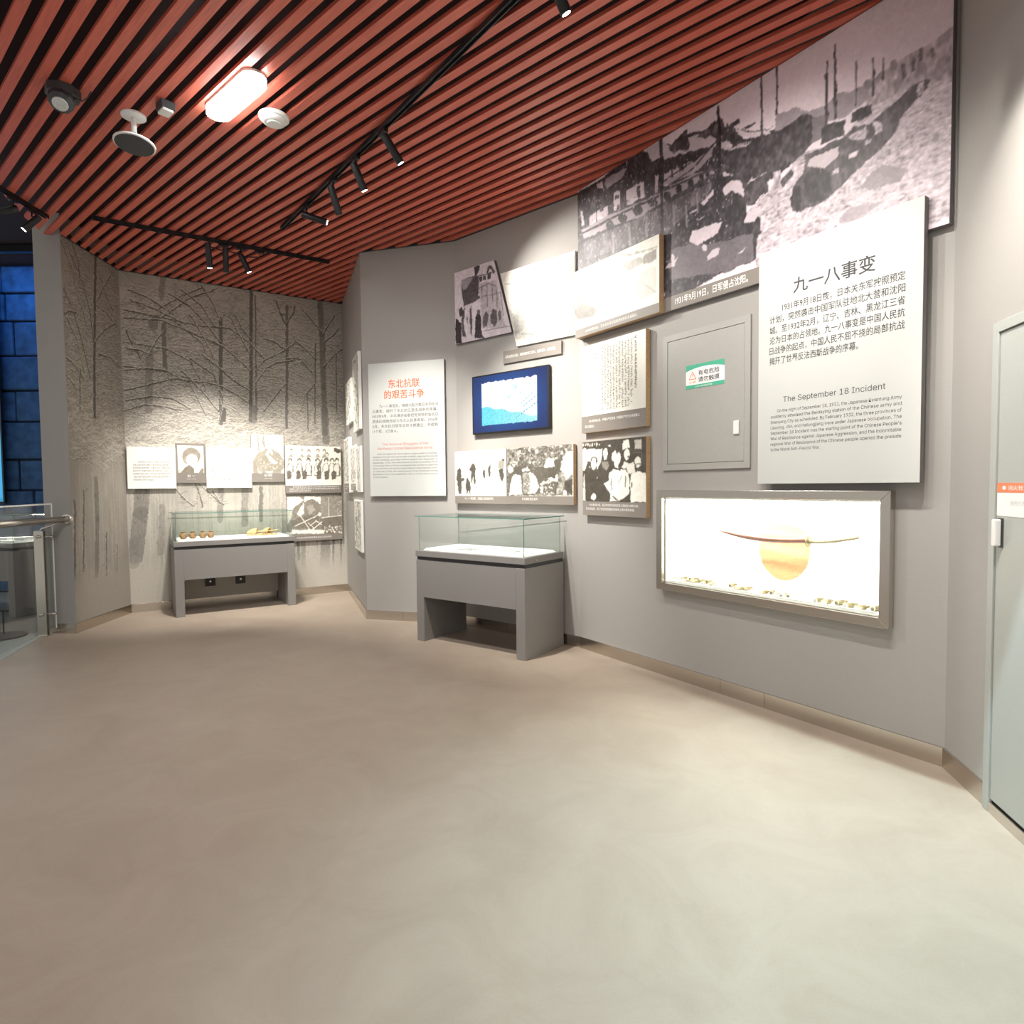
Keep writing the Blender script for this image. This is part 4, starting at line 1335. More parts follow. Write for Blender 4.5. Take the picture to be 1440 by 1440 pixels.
# --- right wall, left column
t, w, h = board('framed_photo', 'overlit photo of open country, gold edge, over the lower left of the mural', 'picture', 'B3', .065, 1.052, 2.794, 3.376, .0475, .048, M_BOARDG, M_GOLD, bt=None)
pt = Paint(w - .006, h - .075, .006, 225); pt.art('p1'); pt.warp(0.72, 8, 41); pt.art('p1', 'l'); pt.tone(3, 10, 8); pt.blur(1); pt.grain(4, 3)
pt.build('photo_print', t, .003, -.0485, .072, M_PRINT, DB, LB)
lettering(t, -.049, [('1931年9月18日，日本关东军炸毁南满铁路柳条湖路段。', .14, .026, .028, .62, 'l')], M_INKW)

t, w, h = board('framed_document', 'white sheet of columns of handwritten characters with an oak edge', 'picture', 'B3', .095, .874, 1.957, 2.718, .008, .045, M_BOARDG, M_GOLD)
pt = Paint(w - .006, h - .148, .004, 240)
rg = random.Random(5)
cols = [(.86, 0, .74, 2), (.80, .02, .95, 0)] + [(.80 - .045 * i, .02, 1.0 - .05 * (i == 9), 0) for i in range(1, 11)] + [(.27, .10, .42, 0), (.22, .12, .30, 0), (.17, .13, .48, 0), (.13, .55, .85, 0)]
for cx, t0, t1, bold in cols:
    z = 1 - .06 - t0 * .9
    while z > 1 - .06 - t1 * .9:
        if rg.random() < .9:
            for s_ in range(3):
                x_ = cx * 1000 + rg.uniform(-10, 10); z_ = z * 1000 + rg.uniform(-7, 7)
                pt.line(rg.choice((40, 70, 110)), 3 + bold, [x_ - 8, z_ + rg.uniform(-5, 5), x_ + 8, z_ + rg.uniform(-5, 5)], .9)
        z -= .021
pt.grain(2, 4); pt.build('document_print', t, .003, -.0455, .145, M_PRINT, DB, LB)
lettering(t, -.046, [('1931年9月20日，中国共产党发表《中国共产党为日本强暴占', .10, .088, .026, .61, 'l'), ('领东三省宣言》。', .045, .043, .026, .13, 'l')], M_INKW)

t, w, h = board('framed_photo', 'photo of laughing men, one in a white shirt with clasped hands, oak edge', 'picture', 'B3', .105, .876, 1.230, 1.878, .008, .045, M_BOARDG, M_GOLD)
pt = Paint(w - .006, h - .125, .0045, 38); pt.art('p3'); pt.warp(0.66, 7, 42); pt.art('p3', 'l'); pt.tone(6, 9, 8); pt.blur(1); pt.grain(4, 6)
pt.build('photo_print', t, .003, -.0455, .122, M_PRINT, DB, LB)
lettering(t, -.046, [('1931年9月19日，在日本东京庆祝的日军人员在街头举杯大笑。', .09, .084, .024, .60, 'l'), ('东北沦陷后，流亡学生和爱国群众纷纷走上街头要求抗战。', .045, .050, .024, .60, 'l')], M_INKW)

# --- meter cupboard
t = hang('meter_cupboard', 'grey recessed meter cupboard with a green warning sticker on the right wall', 'cabinet', 'B3', 1.012, 1.602)
w, h = .768, 1.02; fb = .046
e = MB(); e.prism_y([(0, 0), (w, 0), (w - fb, fb), (fb, fb)], -.016, 0); e.prism_y([(w, 0), (w, h), (w - fb, h - fb), (w - fb, fb)], -.016, 0)
e.prism_y([(w, h), (0, h), (fb, h - fb), (w - fb, h - fb)], -.016, 0); e.prism_y([(0, h), (0, 0), (fb, fb), (fb, h - fb)], -.016, 0)
e.build('door_frame', M_PANELD, t, bevel=.001)
MB().box(fb, w - fb, -.004, 0, fb, h - fb).build('door_gap', M_GAP, t)
dr = MB().box(fb + .003, w - fb - .003, -.013, -.0045, fb + .003, h - fb - .003).build('cupboard_door', M_PANELD, t, bevel=.001)
hd = MB().box(.643, .687, -.026, -.0135, .233, .325).build('latch_handle', M_WHITE, dr, bevel=.003)
st = hang('warning_sticker', 'green and white electric shock warning sticker on the meter cupboard', 'sign', 'B3', 1.237, 2.193, .0135)
MB().box(0, .338, -.0008, 0, 0, .173).build('sticker_sheet', M_PAPER, st)
def curve_band(name, top):
    V = []; n = 14
    for i in range(n + 1):
        x = .338 * i / n; c_ = (x / .338 - .5) * 2
        if top: V += [(x, -.0012, .173), (x, -.0012, .173 - .024 - .022 * abs(c_) ** 2.2)]
        else: V += [(x, -.0012, .026 + .002 * c_ * c_), (x, -.0012, 0)]
    return mobj(name, V, [(2 * i, 2 * i + 1, 2 * i + 3, 2 * i + 2) for i in range(n)], M_GREEN, st)
curve_band('green_band', True); curve_band('green_band', False)
tri = MB()
A_, B_, C_ = Vector((.030, .068)), Vector((.092, .068)), Vector((.061, .122))
for p, q in ((A_, B_), (B_, C_), (C_, A_)):
    d = (q - p).normalized() * .002; nn = Vector((-d.y, d.x)) * 1.3
    tri.prism_y([tuple(p - d - nn), tuple(q + d - nn), tuple(q + d + nn), tuple(p - d + nn)], -.0013, -.0009)
tri.build('warning_triangle', M_ORANGE, st)
mobj('lightning_bolt', [(.060, -.0013, .108), (.066, -.0013, .108), (.062, -.0013, .094), (.067, -.0013, .094), (.058, -.0013, .075), (.060, -.0013, .090), (.056, -.0013, .090)], [(0, 1, 2, 6), (2, 3, 4, 5)], M_ORANGE, st)
lettering(st, -.0014, [('有电危险', .112, .092, .040, .185, 'l'), ('请勿触摸', .112, .044, .040, .185, 'l')], M_INK, bold=.012)
lettering(st, -.0014, [('当心触电', .032, .041, .016, .060, 'l')], M_ORANGE, 'red_lettering')
lettering(st, -.0015, [('注意安全 用电设备禁止触摸', .085, .007, .014, .15, 'l')], M_INKW, 'white_lettering')

# --- the big text panel
t, w, h = board('text_panel', 'tall white text panel on the events of September 1931, in front of the mural', 'information board', 'B3', 1.893, 2.843, 1.494, 2.959, .0475, .045, M_BOARD, M_SIDEG, bt=(.08, .86))
xl = .06; wr = .82
L_ = [('1931年9月18日夜，日本关东军按照预定', .13, .75, .97), ('计划，突然袭击中国军队驻地北大营和沈阳', .0, .0, .0)]
zt = h
y_ = -.0455
def zpx(frac): return h * (1 - frac)
lettering(t, y_, [('九一八事变', .475, 1.165, .098, .48, 'c')], M_INK, 'title_lettering', bold=.012)
body = ['1931年9月18日夜，日本关东军按照预定', '计划，突然袭击中国军队驻地北大营和沈阳', '城。至1932年2月，辽宁、吉林、黑龙江三省', '沦为日本的占领地。九一八事变是中国人民抗', '日战争的起点，中国人民不屈不挠的局部抗战', '揭开了世界反法西斯战争的序幕。']
lines = []
for i, s_ in enumerate(body):
    x = .163 if i == 0 else .079
    lines.append((s_, x, 1.071 - .064 * i, .050, (.866 - x) if i < 5 else .549, 'l'))
lettering(t, y_, lines, M_INK, bold=.007)
lettering(t, y_, [('The September 18 Incident', .475, .507, .066, .60, 'c')], M_INK, 'english_title')
eng = ['On the night of September 18, 1931, the Japanese Kwantung Army', 'suddenly attacked the Beidaying station of the Chinese army and', 'Shenyang City as scheduled. By February 1932, the three provinces of', 'Liaoning, Jilin, and Heilongjiang were under Japanese occupation. The', "September 18 Incident was the starting point of the Chinese People's", 'War of Resistance against Japanese Aggression, and the indomitable', 'regional War of Resistance of the Chinese people opened the prelude', 'to the World Anti-Fascist War.']
lettering(t, y_, [(s_, .135 if i == 0 else .091, .447 - .0345 * i, .037, (.858 - (.135 if i == 0 else .091)) if i < 7 else .324, 'l') for i, s_ in enumerate(eng)], M_INK, 'english_lettering')

# --- text panel of the centre wall
t, w, h = board('text_panel', 'pale text panel with an orange-red title on the centre wall', 'information board', 'B1', .10, .998, 1.395, 2.857, .012, .04, M_BOARD, M_SIDEG)
lettering(t, -.0405, [('东北抗联', .428, 1.192, .10, .375, 'c'), ('的艰苦斗争', .428, 1.076, .10, .475, 'c')], M_INKR, 'title_lettering', bold=.012)
body = ['九一八事变后，相继兴起为数众多的抗日', '义勇军，揭开了东北抗日游击战争的序幕。', '1933年9月，中共满洲省委把党领导的各抗日', '游击队相继改编为东北人民革命军。1936年', '2月，东北抗日联军总司令部建立，共编有', '11个军，3万余人。']
lettering(t, -.0405, [(s_, .128 if i == 0 else .04, .976 - .055 * i, .040, (.694 if i == 0 else .78) if i < 5 else .31, 'l') for i, s_ in enumerate(body)], M_INK, bold=.003)
lettering(t, -.0405, [('The Arduous Struggles of the', .427, .559, .053, .545, 'c'), ('Northeast United Resistance Army', .425, .512, .053, .655, 'c')], M_INKP, 'english_title')
eng = ['After the September 18 Incident, a large number of volunteer', 'resistance troops rose up one after another, opening the prelude', 'of the northeast guerrilla warfare against the Japanese. In', 'September 1933, the Manchuria Provincial Committee of the', 'Communist Party of China reorganized the resistance guerrillas', "led by the Party into the Northeast People's Revolutionary Army.", 'In February 1936, the headquarters of the Northeast United', 'Resistance Army was established, with 11 armies and more than', '30,000 soldiers.']
lettering(t, -.0405, [(s_, .093 if i == 0 else .038, .457 - .0317 * i, .031, (.718 if i == 0 else .773) if i < 8 else .18, 'l') for i, s_ in enumerate(eng)], M_INK, 'english_lettering')

# --- centre-right wall: slanted photos
def slanted(name, label, u0, u1, z0, z1, off, th, key, poly, tones, base_v, side):
    """poly: outline in local metres (x,z)"""
    t = hang(name, label, 'picture', 'B2', u0, z0, off)
    MB().prism_y(poly, -th + .001, 0).build('board', side, t, bevel=.001)
    w, h = u1 - u0, z1 - z0
    pt = Paint(w, h, .004, base_v); pt.art(key); pt.warp(.9, 6, 43); pt.art(key, 'l'); pt.tone(8, 14, 13); pt.blur(1); pt.grain(4, len(label))
    o = pt.build('photo_print', t, 0, -th, 0, M_PRINT, *tones)
    # keep only what lies on the board: clip the grid with the slanted side
    bm = bmesh.new(); bm.from_mesh(o.data)
    n = len(poly)
    for i in range(n):
        p, q = Vector(poly[i]), Vector(poly[(i + 1) % n]); d = q - p
        bmesh.ops.bisect_plane(bm, geom=bm.verts[:] + bm.edges[:] + bm.faces[:], plane_co=(p.x, 0, p.y), plane_no=(d.y, 0, -d.x), clear_outer=True, dist=1e-6)
    bm.to_mesh(o.data); bm.free()
    return t
slanted('slanted_photo', 'overlit photo of people fleeing past a tree, right of the slanted street photo', .666, 1.56, 2.855, 3.6, .003, .022, 'p5', [(.203, 0), (.894, 0), (.894, .745), (0, .745)], ((60, 58, 52), (245, 243, 235)), 240, M_BOARDW)
slanted('slanted_photo', 'contrasty slanted photo of a cloaked man in a busy street below a tower', .036, .82, 3.0, 3.745, .003, .038, 'p4', [(0, 0), (.784, 0), (.562, .745), (0, .745)], (DK, (240, 230, 236)), 225, M_SIDEG)
t, w, h = board('caption_plate', 'long grey caption plate between the slanted photos and the screen', 'sign', 'B2', .69, 1.402, 2.709, 2.831, 0, .018, M_BOARDG)
lettering(t, -.0185, [('日军占领东北后，难民纷纷流亡关内，无家可归，饥寒交迫。', .03, .052, .030, .62, 'l')], M_INKW)
# --- screen
t = hang('wall_screen', 'black framed video screen with a blue picture on the wall above the middle case', 'screen', 'B2', .281, 2.03)
w, h = .995, .596
MB().box(.06, w - .06, -.012, 0, .06, h - .06).build('wall_bracket', M_BLACK, t)
MB().box(0, w, -.052, -.0125, 0, h).build('screen_body', M_BLACK, t, bevel=.006)
pt = Paint(w - .03, h - .03, .006, 0); X, Z = pt.X / 1000, pt.Z / 1000
rgb = np.zeros(X.shape + (3,)); e_ = np.clip(1 - np.abs(X - .5) * 1.3, .2, 1); c_ = np.exp(-((X - .5) ** 2) / .25 - ((Z - .5) ** 2) / .35)
rgb[..., 0] = .015 + .05 * c_; rgb[..., 1] = .13 + .26 * c_ ** 1.5; rgb[..., 2] = .28 + .34 * c_
x0, x1, z0, z1 = .13, .875, .12, .875
r8 = np.random.default_rng(8); jag = np.interp(X[0], np.linspace(0, 1, 40), r8.normal(0, .008, 40))
ins = (X > x0) & (X < x1) & (Z > z0 + jag * .5) & (Z < z1 + jag[None, :])
U = (X - x0) / (x1 - x0); Vv = (Z - z0) / (z1 - z0)
col = np.stack([.80 + .2 * Vv, .97 + 0 * U, 1.0 + 0 * U], -1); col = np.clip(col, 0, 1)
low = (Vv < .42 - .38 * np.clip(U - .15, 0, 1) + .02 * np.sin(U * 20)); nse = r8.normal(0, .05, X.shape)
colL = np.stack([.38 + .25 * U + nse, .80 + nse + .05 * U, .86 + nse], -1)
col[low] = colL[low]
for (a0, b0, a1, b1, wd) in ((.70, .18, 1.0, .42, .010), (.74, .33, 1.0, .58, .008), (.60, .08, .80, .25, .006), (.72, .42, .98, .70, .006)):
    d_ = np.abs((U - a0) * (b1 - b0) - (Vv - b0) * (a1 - a0)) / math.hypot(a1 - a0, b1 - b0); k_ = (d_ < wd) & (U > a0) & (U < a1) & (np.sin(U * 140) > -.4)
    col[k_] = (.45, .62, .66)
for cx, cy, rr in ((.62, .82, .07), (.72, .66, .03), (.86, .84, .03), (.5, .6, .05)):
    k_ = ((U - cx) ** 2 + (Vv - cy) ** 2 < rr ** 2) & (r8.random(X.shape) > .5); col[k_] = (.62, .85, .85)
rgb[ins] = col[ins]
pt.build('screen_face', t, .015, -.0525, .015, M_SCREEN, rgb=rgb)

# --- double photo below the screen
t, w, h = board('framed_photo', 'wide double photo of walking figures and a crowd under trees, below the screen', 'picture', 'B2', .012, 1.552, 1.315, 1.871, .008, .045, M_BOARDG, M_GOLD)
pt = Paint(w - .006, h - .083, .0045, 235); pt.art('p6'); pt.warp(0.72, 7, 44); pt.art('p6', 'l'); pt.tone(9, 8, 7); m_ = (pt.X > 478) & (pt.a > 80) & (pt.a < 200); pt.a += m_ * (pt.sn(3, 3, 61) * 34 + pt.sn(7, 7, 62) * 22); pt.line(40, 8, [478, 0, 478, 1000]); pt.blur(1); pt.grain(4, 12)
pt.build('photo_print', t, .003, -.0455, .080, M_PRINT, DB, LB)
lettering(t, -.046, [('“九一八”事变后，沦陷区人民流离失所。', .14, .042, .028, .42, 'l'), ('东北难民逃往关内', .93, .042, .028, .19, 'l')], M_INKW)

# --- wall showcase
t = hang('wall_showcase', 'brightly lit steel-framed showcase set into the right wall', 'showcase', 'B3', .988, .686)
w, h = 1.70, .764; s = .054; y0, y1 = -.06, -.0005
for name_, pts in (('frame_bar', [(0, 0), (w, 0), (w - s, s), (s, s)]), ('frame_bar', [(w, 0), (w, h), (w - s, h - s), (w - s, s)]), ('frame_bar', [(w, h), (0, h), (s, h - s), (w - s, h - s)]), ('frame_bar', [(0, h), (0, 0), (s, s), (s, h - s)])):
    MB().prism_y(pts, y0, y1).build(name_, M_STEEL, t, bevel=.002)
MB().box(s, w - s, -.030, -.025, s, h - s).build('glass_pane', M_GLASS, t)
dp = .20; n = MB()
n.box(s + .001, w - s - .001, dp, dp + .01, .066, h - s - .012); inb = n.build('back_panel', M_CASEIN, t)
MB().box(s + .001, w - s - .001, -.022, dp, .056, .066).build('shelf', M_CASEIN, t)
MB().box(s + .001, w - s - .001, -.022, dp, h - s - .011, h - s - .001).build('top_panel', M_CASEIN, t)
MB().box(s + .001, s + .011, -.022, dp, .0665, h - s - .0115).build('end_panel', M_CASEIN, t)
MB().box(w - s - .011, w - s - .001, -.022, dp, .0665, h - s - .0115).build('end_panel', M_CASEIN, t)
MB().box(s + .03, w - s - .03, -.010, .012, h - s - .022, h - s - .0115).build('light_strip', M_STRIP, t)
a = bpy.data.lights.new('showcase_light', 'AREA'); a.shape = 'RECTANGLE'; a.size = 1.5; a.size_y = .03; a.energy = 25; a.color = (1, .97, .86)
ao = bpy.data.objects.new('showcase_light', a); COL.objects.link(ao); ao.parent = t; ao.location = (w / 2, .01, h - s - .024); ao.rotation_euler = (math.radians(12), 0, 0)
MB().box(s + .03, w - s - .03, -.020, -.008, .0665, .076).build('light_strip', M_WHITE, t)  # lower strip and its lamp added behind the frame to even out the light
a = bpy.data.lights.new('showcase_light', 'AREA'); a.shape = 'RECTANGLE'; a.size = 1.5; a.size_y = .02; a.energy = 4; a.color = (1, .97, .86)
ao = bpy.data.objects.new('showcase_light', a); COL.objects.link(ao); ao.parent = t; ao.location = (w / 2, -.012, .079); ao.rotation_euler = (math.radians(180 - 28), 0, 0)
# flag with faded sun on the back panel
fx, fz = 1.905, 1.045
t = hang('flag', 'white flag with a faded orange-red disc pinned in the wall showcase', 'flag', 'B3', fx, fz, -.188)
def cloth(xa, xb, za, zb, nx, nz, y, inside, name, m):
    V = []; idx = {}; Fq = []
    for j in range(nz + 1):
        for i in range(nx + 1):
            x = xa + (xb - xa) * i / nx; z = za + (zb - za) * j / nz
            V.append((x, y + .003 * math.sin(z * 60 + math.sin(x * 9)) + .002 * math.sin(x * 31), z))
    for j in range(nz):
        for i in range(nx):
            a_ = j * (nx + 1) + i; c_ = [a_, a_ + 1, a_ + nx + 2, a_ + nx + 1]
            cx = sum(V[q][0] for q in c_) / 4; cz = sum(V[q][2] for q in c_) / 4
            if inside(cx, cz): Fq.append(tuple(c_))
    me = bpy.data.meshes.new(name); me.from_pydata(V, [], Fq); bm = bmesh.new(); bm.from_mesh(me); bmesh.ops.delete(bm, geom=[v_ for v_ in bm.verts if not v_.link_faces], context='VERTS'); bm.to_mesh(me); bm.free()
    me.materials.append(m); o = link(bpy.data.objects.new(name, me), t)
    for p_ in me.polygons: p_.use_smooth = True
    return o
cloth(-.46, .46, -.255, .27, 46, 30, -.001, lambda x, z: True, 'flag_cloth', M_CLOTH)
cloth(-.20, .20, -.22, .22, 90, 90, -.004, lambda x, z: (x / .185) ** 2 + (z / .205) ** 2 < 1, 'sun_disc', M_SUN)
# sword on two pins
t = hang('sword', 'long curved sword in a brown scabbard hung across the flag in the wall showcase', 'sword', 'B3', 1.95, 1.12, -.10)
sc_ = []; 
for i in range(15):
    u = i / 14; x = -.49 + .66 * u; sc_.append((x, 0, .045 * ((.62 - u) ** 2) * 2.2 - .002 + .0))
MB().tube(sc_, [.009 + .011 * min(1, i / 5) for i in range(15)], 10).build('scabbard', M_SCAB, t, smooth=True)
MB().lathe([(.008, 0), (.036, .001), (.036, .006), (.008, .007)], Matrix.Translation((.175, 0, .004)) @ Matrix.Rotation(math.radians(90), 4, 'Y'), 20).build('hand_guard', M_BRASS, t)
MB().tube([(.183, 0, .005), (.25, 0, .008), (.34, 0, .020), (.43, 0, .038), (.49, 0, .052)], [.014, .015, .015, .014, .012], 10).build('hilt', M_HILT, t, smooth=True)
MB().tube([(-.30, .01, .012), (-.30, .078, .012)], .005, 8).build('support_pin', M_STEELD, t); MB().tube([(.34, .012, .016), (.34, .078, .016)], .005, 8).build('support_pin', M_STEELD, t)
# cartridge cases lying and standing on the shelf
shz = .7525
def cartridge(u, off, label, group, rot=0., up=False, s=1.):
    t = hang('cartridge_case', label, 'cartridge', 'B3', u, shz + (.0 if up else .0125 * s), off, group)
    t.rotation_euler.z += rot
    M = Matrix() if up else Matrix.Rotation(math.radians(-90), 4, 'X') @ Matrix.Translation((0, 0, -.03 * s))
    b = MB().lathe([(.0125 * s, 0), (.0125 * s, .003), (.010 * s, .004), (.0115 * s, .006), (.0115 * s, .05 * s), (.007 * s, .058 * s), (.007 * s, .07 * s), (.005 * s, .07 * s)], M, 14).build('casing', M_BRASS, t); autosmooth(b, 50)
    MB().lathe([(.008 * s, -.0008), (.008 * s, .0002)], M, 12).build('primer', M_GAP, t)
    return t
rg = random.Random(2)
for u, o_ in ((1.085, -.03), (1.15, -.05), (1.20, -.02), (1.265, -.05), (1.36, -.04), (1.43, -.05), (1.12, -.11), (1.20, -.12), (1.28, -.11), (1.34, -.12), (1.55, -.12)):
    cartridge(u, o_, 'tarnished cartridge case in the loose heap at the left end of the showcase', 'cartridge cases at the left end of the showcase', rg.uniform(-.6, .6), s=1.15)
for u, o_ in ((1.655, -.05), (1.70, -.08), (1.855, -.04), (1.885, -.09), (1.97, -.04), (2.01, -.06)):
    cartridge(u, o_, 'tarnished cartridge case below the disc of the flag', 'cartridge cases below the flag', rg.uniform(-.8, .8), s=1.15)
for u, o_, up in ((2.225, -.05, 0), (2.29, -.04, 0), (2.35, -.08, 0), (2.425, -.045, 0), (2.50, -.03, 0), (2.56, -.07, 0)):
    cartridge(u, o_, 'tarnished cartridge case in the row at the right end of the showcase', 'cartridge cases at the right end of the showcase', rg.uniform(-.3, .3), s=1.3)

# --- back wall wallpaper: a snowy forest
def forest(key, w, h, step, seed, base_v):
    pt = Paint(w, h, step, base_v); r = random.Random(seed); X, Z = pt.X / 1000, pt.Z / 1000
    pt.a += pt.sn(40, 60, seed) * 8 + pt.sn(14, 20, seed + 1) * 5
    for i in range(int(22 * w)):        # soft distant trunks
        x = r.uniform(0, 1000); z0_ = r.uniform(60, 420); z1_ = r.uniform(550, 1000)
        pt.line(base_v - r.uniform(8, 22), r.uniform(14, 50), [x, z0_, x + r.uniform(-8, 8), z1_], .5)
    def twig(x, z, L, a_, v, wd, mix):
        dx, dz = math.cos(a_) * L / w * 1000, math.sin(a_) * L / h * 1000; bend = r.uniform(-5, 5)
        pt.line(v, wd, [x, z, x + dx * .5, z + dz * .5 + bend, x + dx, z + dz], mix)
    left = key == 'forest'
    for i in range(int(1500 * w)):       # fine twigs, denser at the left and in the upper middle
        x = (r.betavariate(1.2, 1.9) if left else r.random()) * 1000; z = min(1000, max(430, r.gauss(730, 140)))
        a_ = r.choice((.5, -.5, .9, 2.4, 2.7, -.2)) + r.gauss(0, .3); v = r.choice((236, 240, 105, 120, 135)); twig(x, z, r.uniform(.04, .16), a_, v, r.uniform(5, 8), .5)
    for i in range(int(420 * w)):       # bowed branches heavy with snow
        x = r.uniform(-60, 1000); z = min(980, max(430, r.gauss(680, 130))); L = r.uniform(.15, .5); a_ = r.gauss(0, .35); dx, dz = math.cos(a_) * L / w * 1000, math.sin(a_) * L / h * 1000; sag = -r.uniform(4, 16)
        q = [x, z, x + dx * .35, z + dz * .35 + 6, x + dx * .7, z + dz * .7 + 3, x + dx, z + dz + sag]
        pt.line(r.choice((115, 100, 140)), 8, q, .75); pt.line(244, 9, [p + (2.2 if k_ % 2 else 0) for k_, p in enumerate(q)], .6)
    for i in range(int(560 * w)):       # snowy undergrowth band
        zc_ = r.gauss(505, 34); x = r.uniform(-20, 1020); Lx = r.uniform(.06, .2); twig(x, zc_, Lx, r.gauss(.1, .5), r.choice((248, 244, 158, 150, 248)), r.uniform(6, 11), .6)
    for i in range(int(46 * w)):        # vertical saplings near the ground
        x = r.uniform(0, 1000); z0_ = r.uniform(90, 230); pt.line(r.choice((140, 155, 222)), r.uniform(5, 12), [x, z0_, x + r.uniform(-8, 8), z0_ + r.uniform(60, 260)], .5)
    if left:                            # brush at the lower right
        for i in range(500): twig(r.uniform(600, 1000), r.uniform(60, 330), r.uniform(.04, .14), r.uniform(.8, 2.3), r.choice((130, 145, 240)), 6, .5)
    for ln in ART[key].split('\n'):
        n = [int(q) for q in ln[1:].split()]; v, wd, pts = n[0], n[1], n[2:]; v -= 26
        if wd > 60:                     # trunk: mottled bark column
            pt.line(v - 4, wd, pts, .62)
            for q in range(0, len(pts) - 2, 2):
                xa, za, xb, zb = pts[q:q + 4]
                for j in range(int(20 + wd / 6)):
                    tt = r.random(); xx = xa + (xb - xa) * tt + r.uniform(-.45, .45) * wd / w; zz = za + (zb - za) * tt
                    pt.line(v + r.choice((-26, -16, 20, 40)), r.uniform(5, 13), [xx, zz, xx + r.uniform(-3, 3), zz + r.uniform(-14, 14)], .5)
        else:                           # branch with a snow line on top
            for q in range(0, len(pts) - 2, 2):
                xa, za, xb, zb = pts[q:q + 4]
                for j in range(9):      # side twigs
                    tt = r.random(); xx = xa + (xb - xa) * tt; zz = za + (zb - za) * tt; dx = r.uniform(-60, 60) / w * 1.5; dz = r.uniform(-14, 24)
                    pt.line(v + 10, 7, [xx, zz, xx + dx * .5, zz + dz * .8, xx + dx, zz + dz], .7); pt.line(240, 7, [xx, zz + 2.2, xx + dx * .5, zz + dz * .8 + 2.2], .6)
            steep = abs(pts[-1] - pts[1]) * h > 2.2 * abs(pts[-2] - pts[0]) * w
            pt.line(v - 24, max(18, wd * .95), pts, .92)
            if steep: pt.line(236, 6, [p - (max(10, wd * .5) / w if i % 2 == 0 else 0) for i, p in enumerate(pts)], .7)
            else: pt.line(246, max(9, wd * .45), [p + (max(13, wd * .6) / h if i % 2 else 0) for i, p in enumerate(pts)], .85)
    pt.warp(.5, 5, seed)
    gnd = np.clip((.15 - Z) / .09, 0, 1); pt.a = pt.a * (1 - gnd) + (base_v + 10) * gnd
    pt.a = base_v + (pt.a - base_v) * .92; pt.grain(4, seed)
    return pt
pt = forest('forest', 2.66, 4.09, .0068, 11, 198)
fw = hang('forest_wallpaper', 'snowy grey forest wallpaper covering the back wall behind the case', 'wallpaper', 'F', .008, .105)
pt.h = 3.99; pt.build('wallpaper_sheet', fw, 0, -.002, 0, M_PAPERP, (34, 32, 30), (218, 212, 200))
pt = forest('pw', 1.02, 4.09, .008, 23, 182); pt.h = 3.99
tt = T(P0, P1); fw = thing('forest_wallpaper', 'narrow strip of snowy forest wallpaper on the angled wall at the left', 'wallpaper', (P0.x, P0.y, .105), math.atan2(tt.y, tt.x))
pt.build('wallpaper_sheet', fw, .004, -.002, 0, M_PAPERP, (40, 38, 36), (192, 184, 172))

# --- boards on the back wall
def para(w, z0, n, size, x0=.08, last=.5, gap=.05, ink=M_INK, t=None, y=-.0405, indent=True):
    src = '抗日联军在白山黑水之间与敌人展开艰苦卓绝的斗争坚持游击战争牵制了大量日军有力支援全国抗战'
    L = []
    for i in range(n):
        s_ = ''.join(src[(i * 11 + j) % len(src)] for j in range(22)); x = x0 + (.05 if i == 0 and indent else 0)
        L.append((s_, x, z0 - gap * i, size, (w - x - x0 * .7) * (last if i == n - 1 else 1), 'l'))
    return lettering(t, y, L, ink)
t, w, h = board('text_panel', 'small white text panel at the left end of the back wall', 'information board', 'F', .016, .530, 1.505, 2.011, .012, .038, M_BOARDW)
para(w, .315, 7, .026, .06, .5, .036, t=t, y=-.0385)
t, w, h = board('text_panel', 'small white text panel between the two portraits on the back wall', 'information board', 'F', .870, 1.408, 1.506, 2.018, .012, .038, M_BOARDW)
para(w, .315, 7, .026, .06, .9, .036, t=t, y=-.0385)
t, w, h = board('portrait_photo', 'grey framed portrait of a person with bobbed dark hair', 'picture', 'F', .532, .868, 1.572, 2.070, .0, .03, M_BOARDG)
pt = Paint(.29, .34, .0045, 243); pt.art('fa'); pt.warp(0.42, 7, 45); pt.art('fa', 'l'); pt.tone(45, 8, 8); pt.blur(1); pt.grain(4, 31); pt.build('photo_print', t, .023, -.0305, .128, M_PRINT, (70, 58, 46), (255, 252, 240))
lettering(t, -.0308, [('赵 一', w / 2, .076, .036, .085, 'c'), ('(1905-1936)', w / 2, .045, .018, .10, 'c')], M_INKW)
t, w, h = board('portrait_photo', 'taller portrait of a person in a dark padded coat and fur hat', 'picture', 'F', 1.412, 1.826, 1.578, 2.215, .0, .03, M_BOARDG)
pt = Paint(w - .006, .515, .0045, 243); pt.art('fb'); pt.warp(0.66, 7, 46); pt.art('fb', 'l'); pt.tone(46, 8, 8); pt.blur(1); pt.grain(4, 32); pt.build('photo_print', t, .003, -.0305, .119, M_PRINT, (60, 50, 36), (255, 252, 240))
lettering(t, -.0308, [('杨 将军', w / 2, .076, .034, .10, 'c'), ('(1905-1940)', w / 2, .045, .018, .10, 'c')], M_INKW)
t, w, h = board('group_photo', 'black and white group photo of rows of seated and standing people on the back wall', 'picture', 'F', 1.834, 2.600, 1.421, 2.077, .012, .038, M_BOARDG)
pt = Paint(w - .006, .545, .0045, 242); pt.art('fg'); pt.warp(0.66, 7, 47); pt.art('fg', 'l'); pt.tone(47, 8, 8); pt.blur(1); pt.grain(6, 33, 3, 6); pt.build('photo_print', t, .003, -.0385, .109, M_PRINT, (52, 44, 34), (255, 252, 240))
para(w, .080, 3, .023, .045, .42, .028, M_INKW, t, -.0388)
t, w, h = board('photo_montage', 'dark photo montage beside the back display case, below the group photo', 'picture', 'F', 1.845, 2.604, .76, 1.378, .0, .038, M_BOARDG)
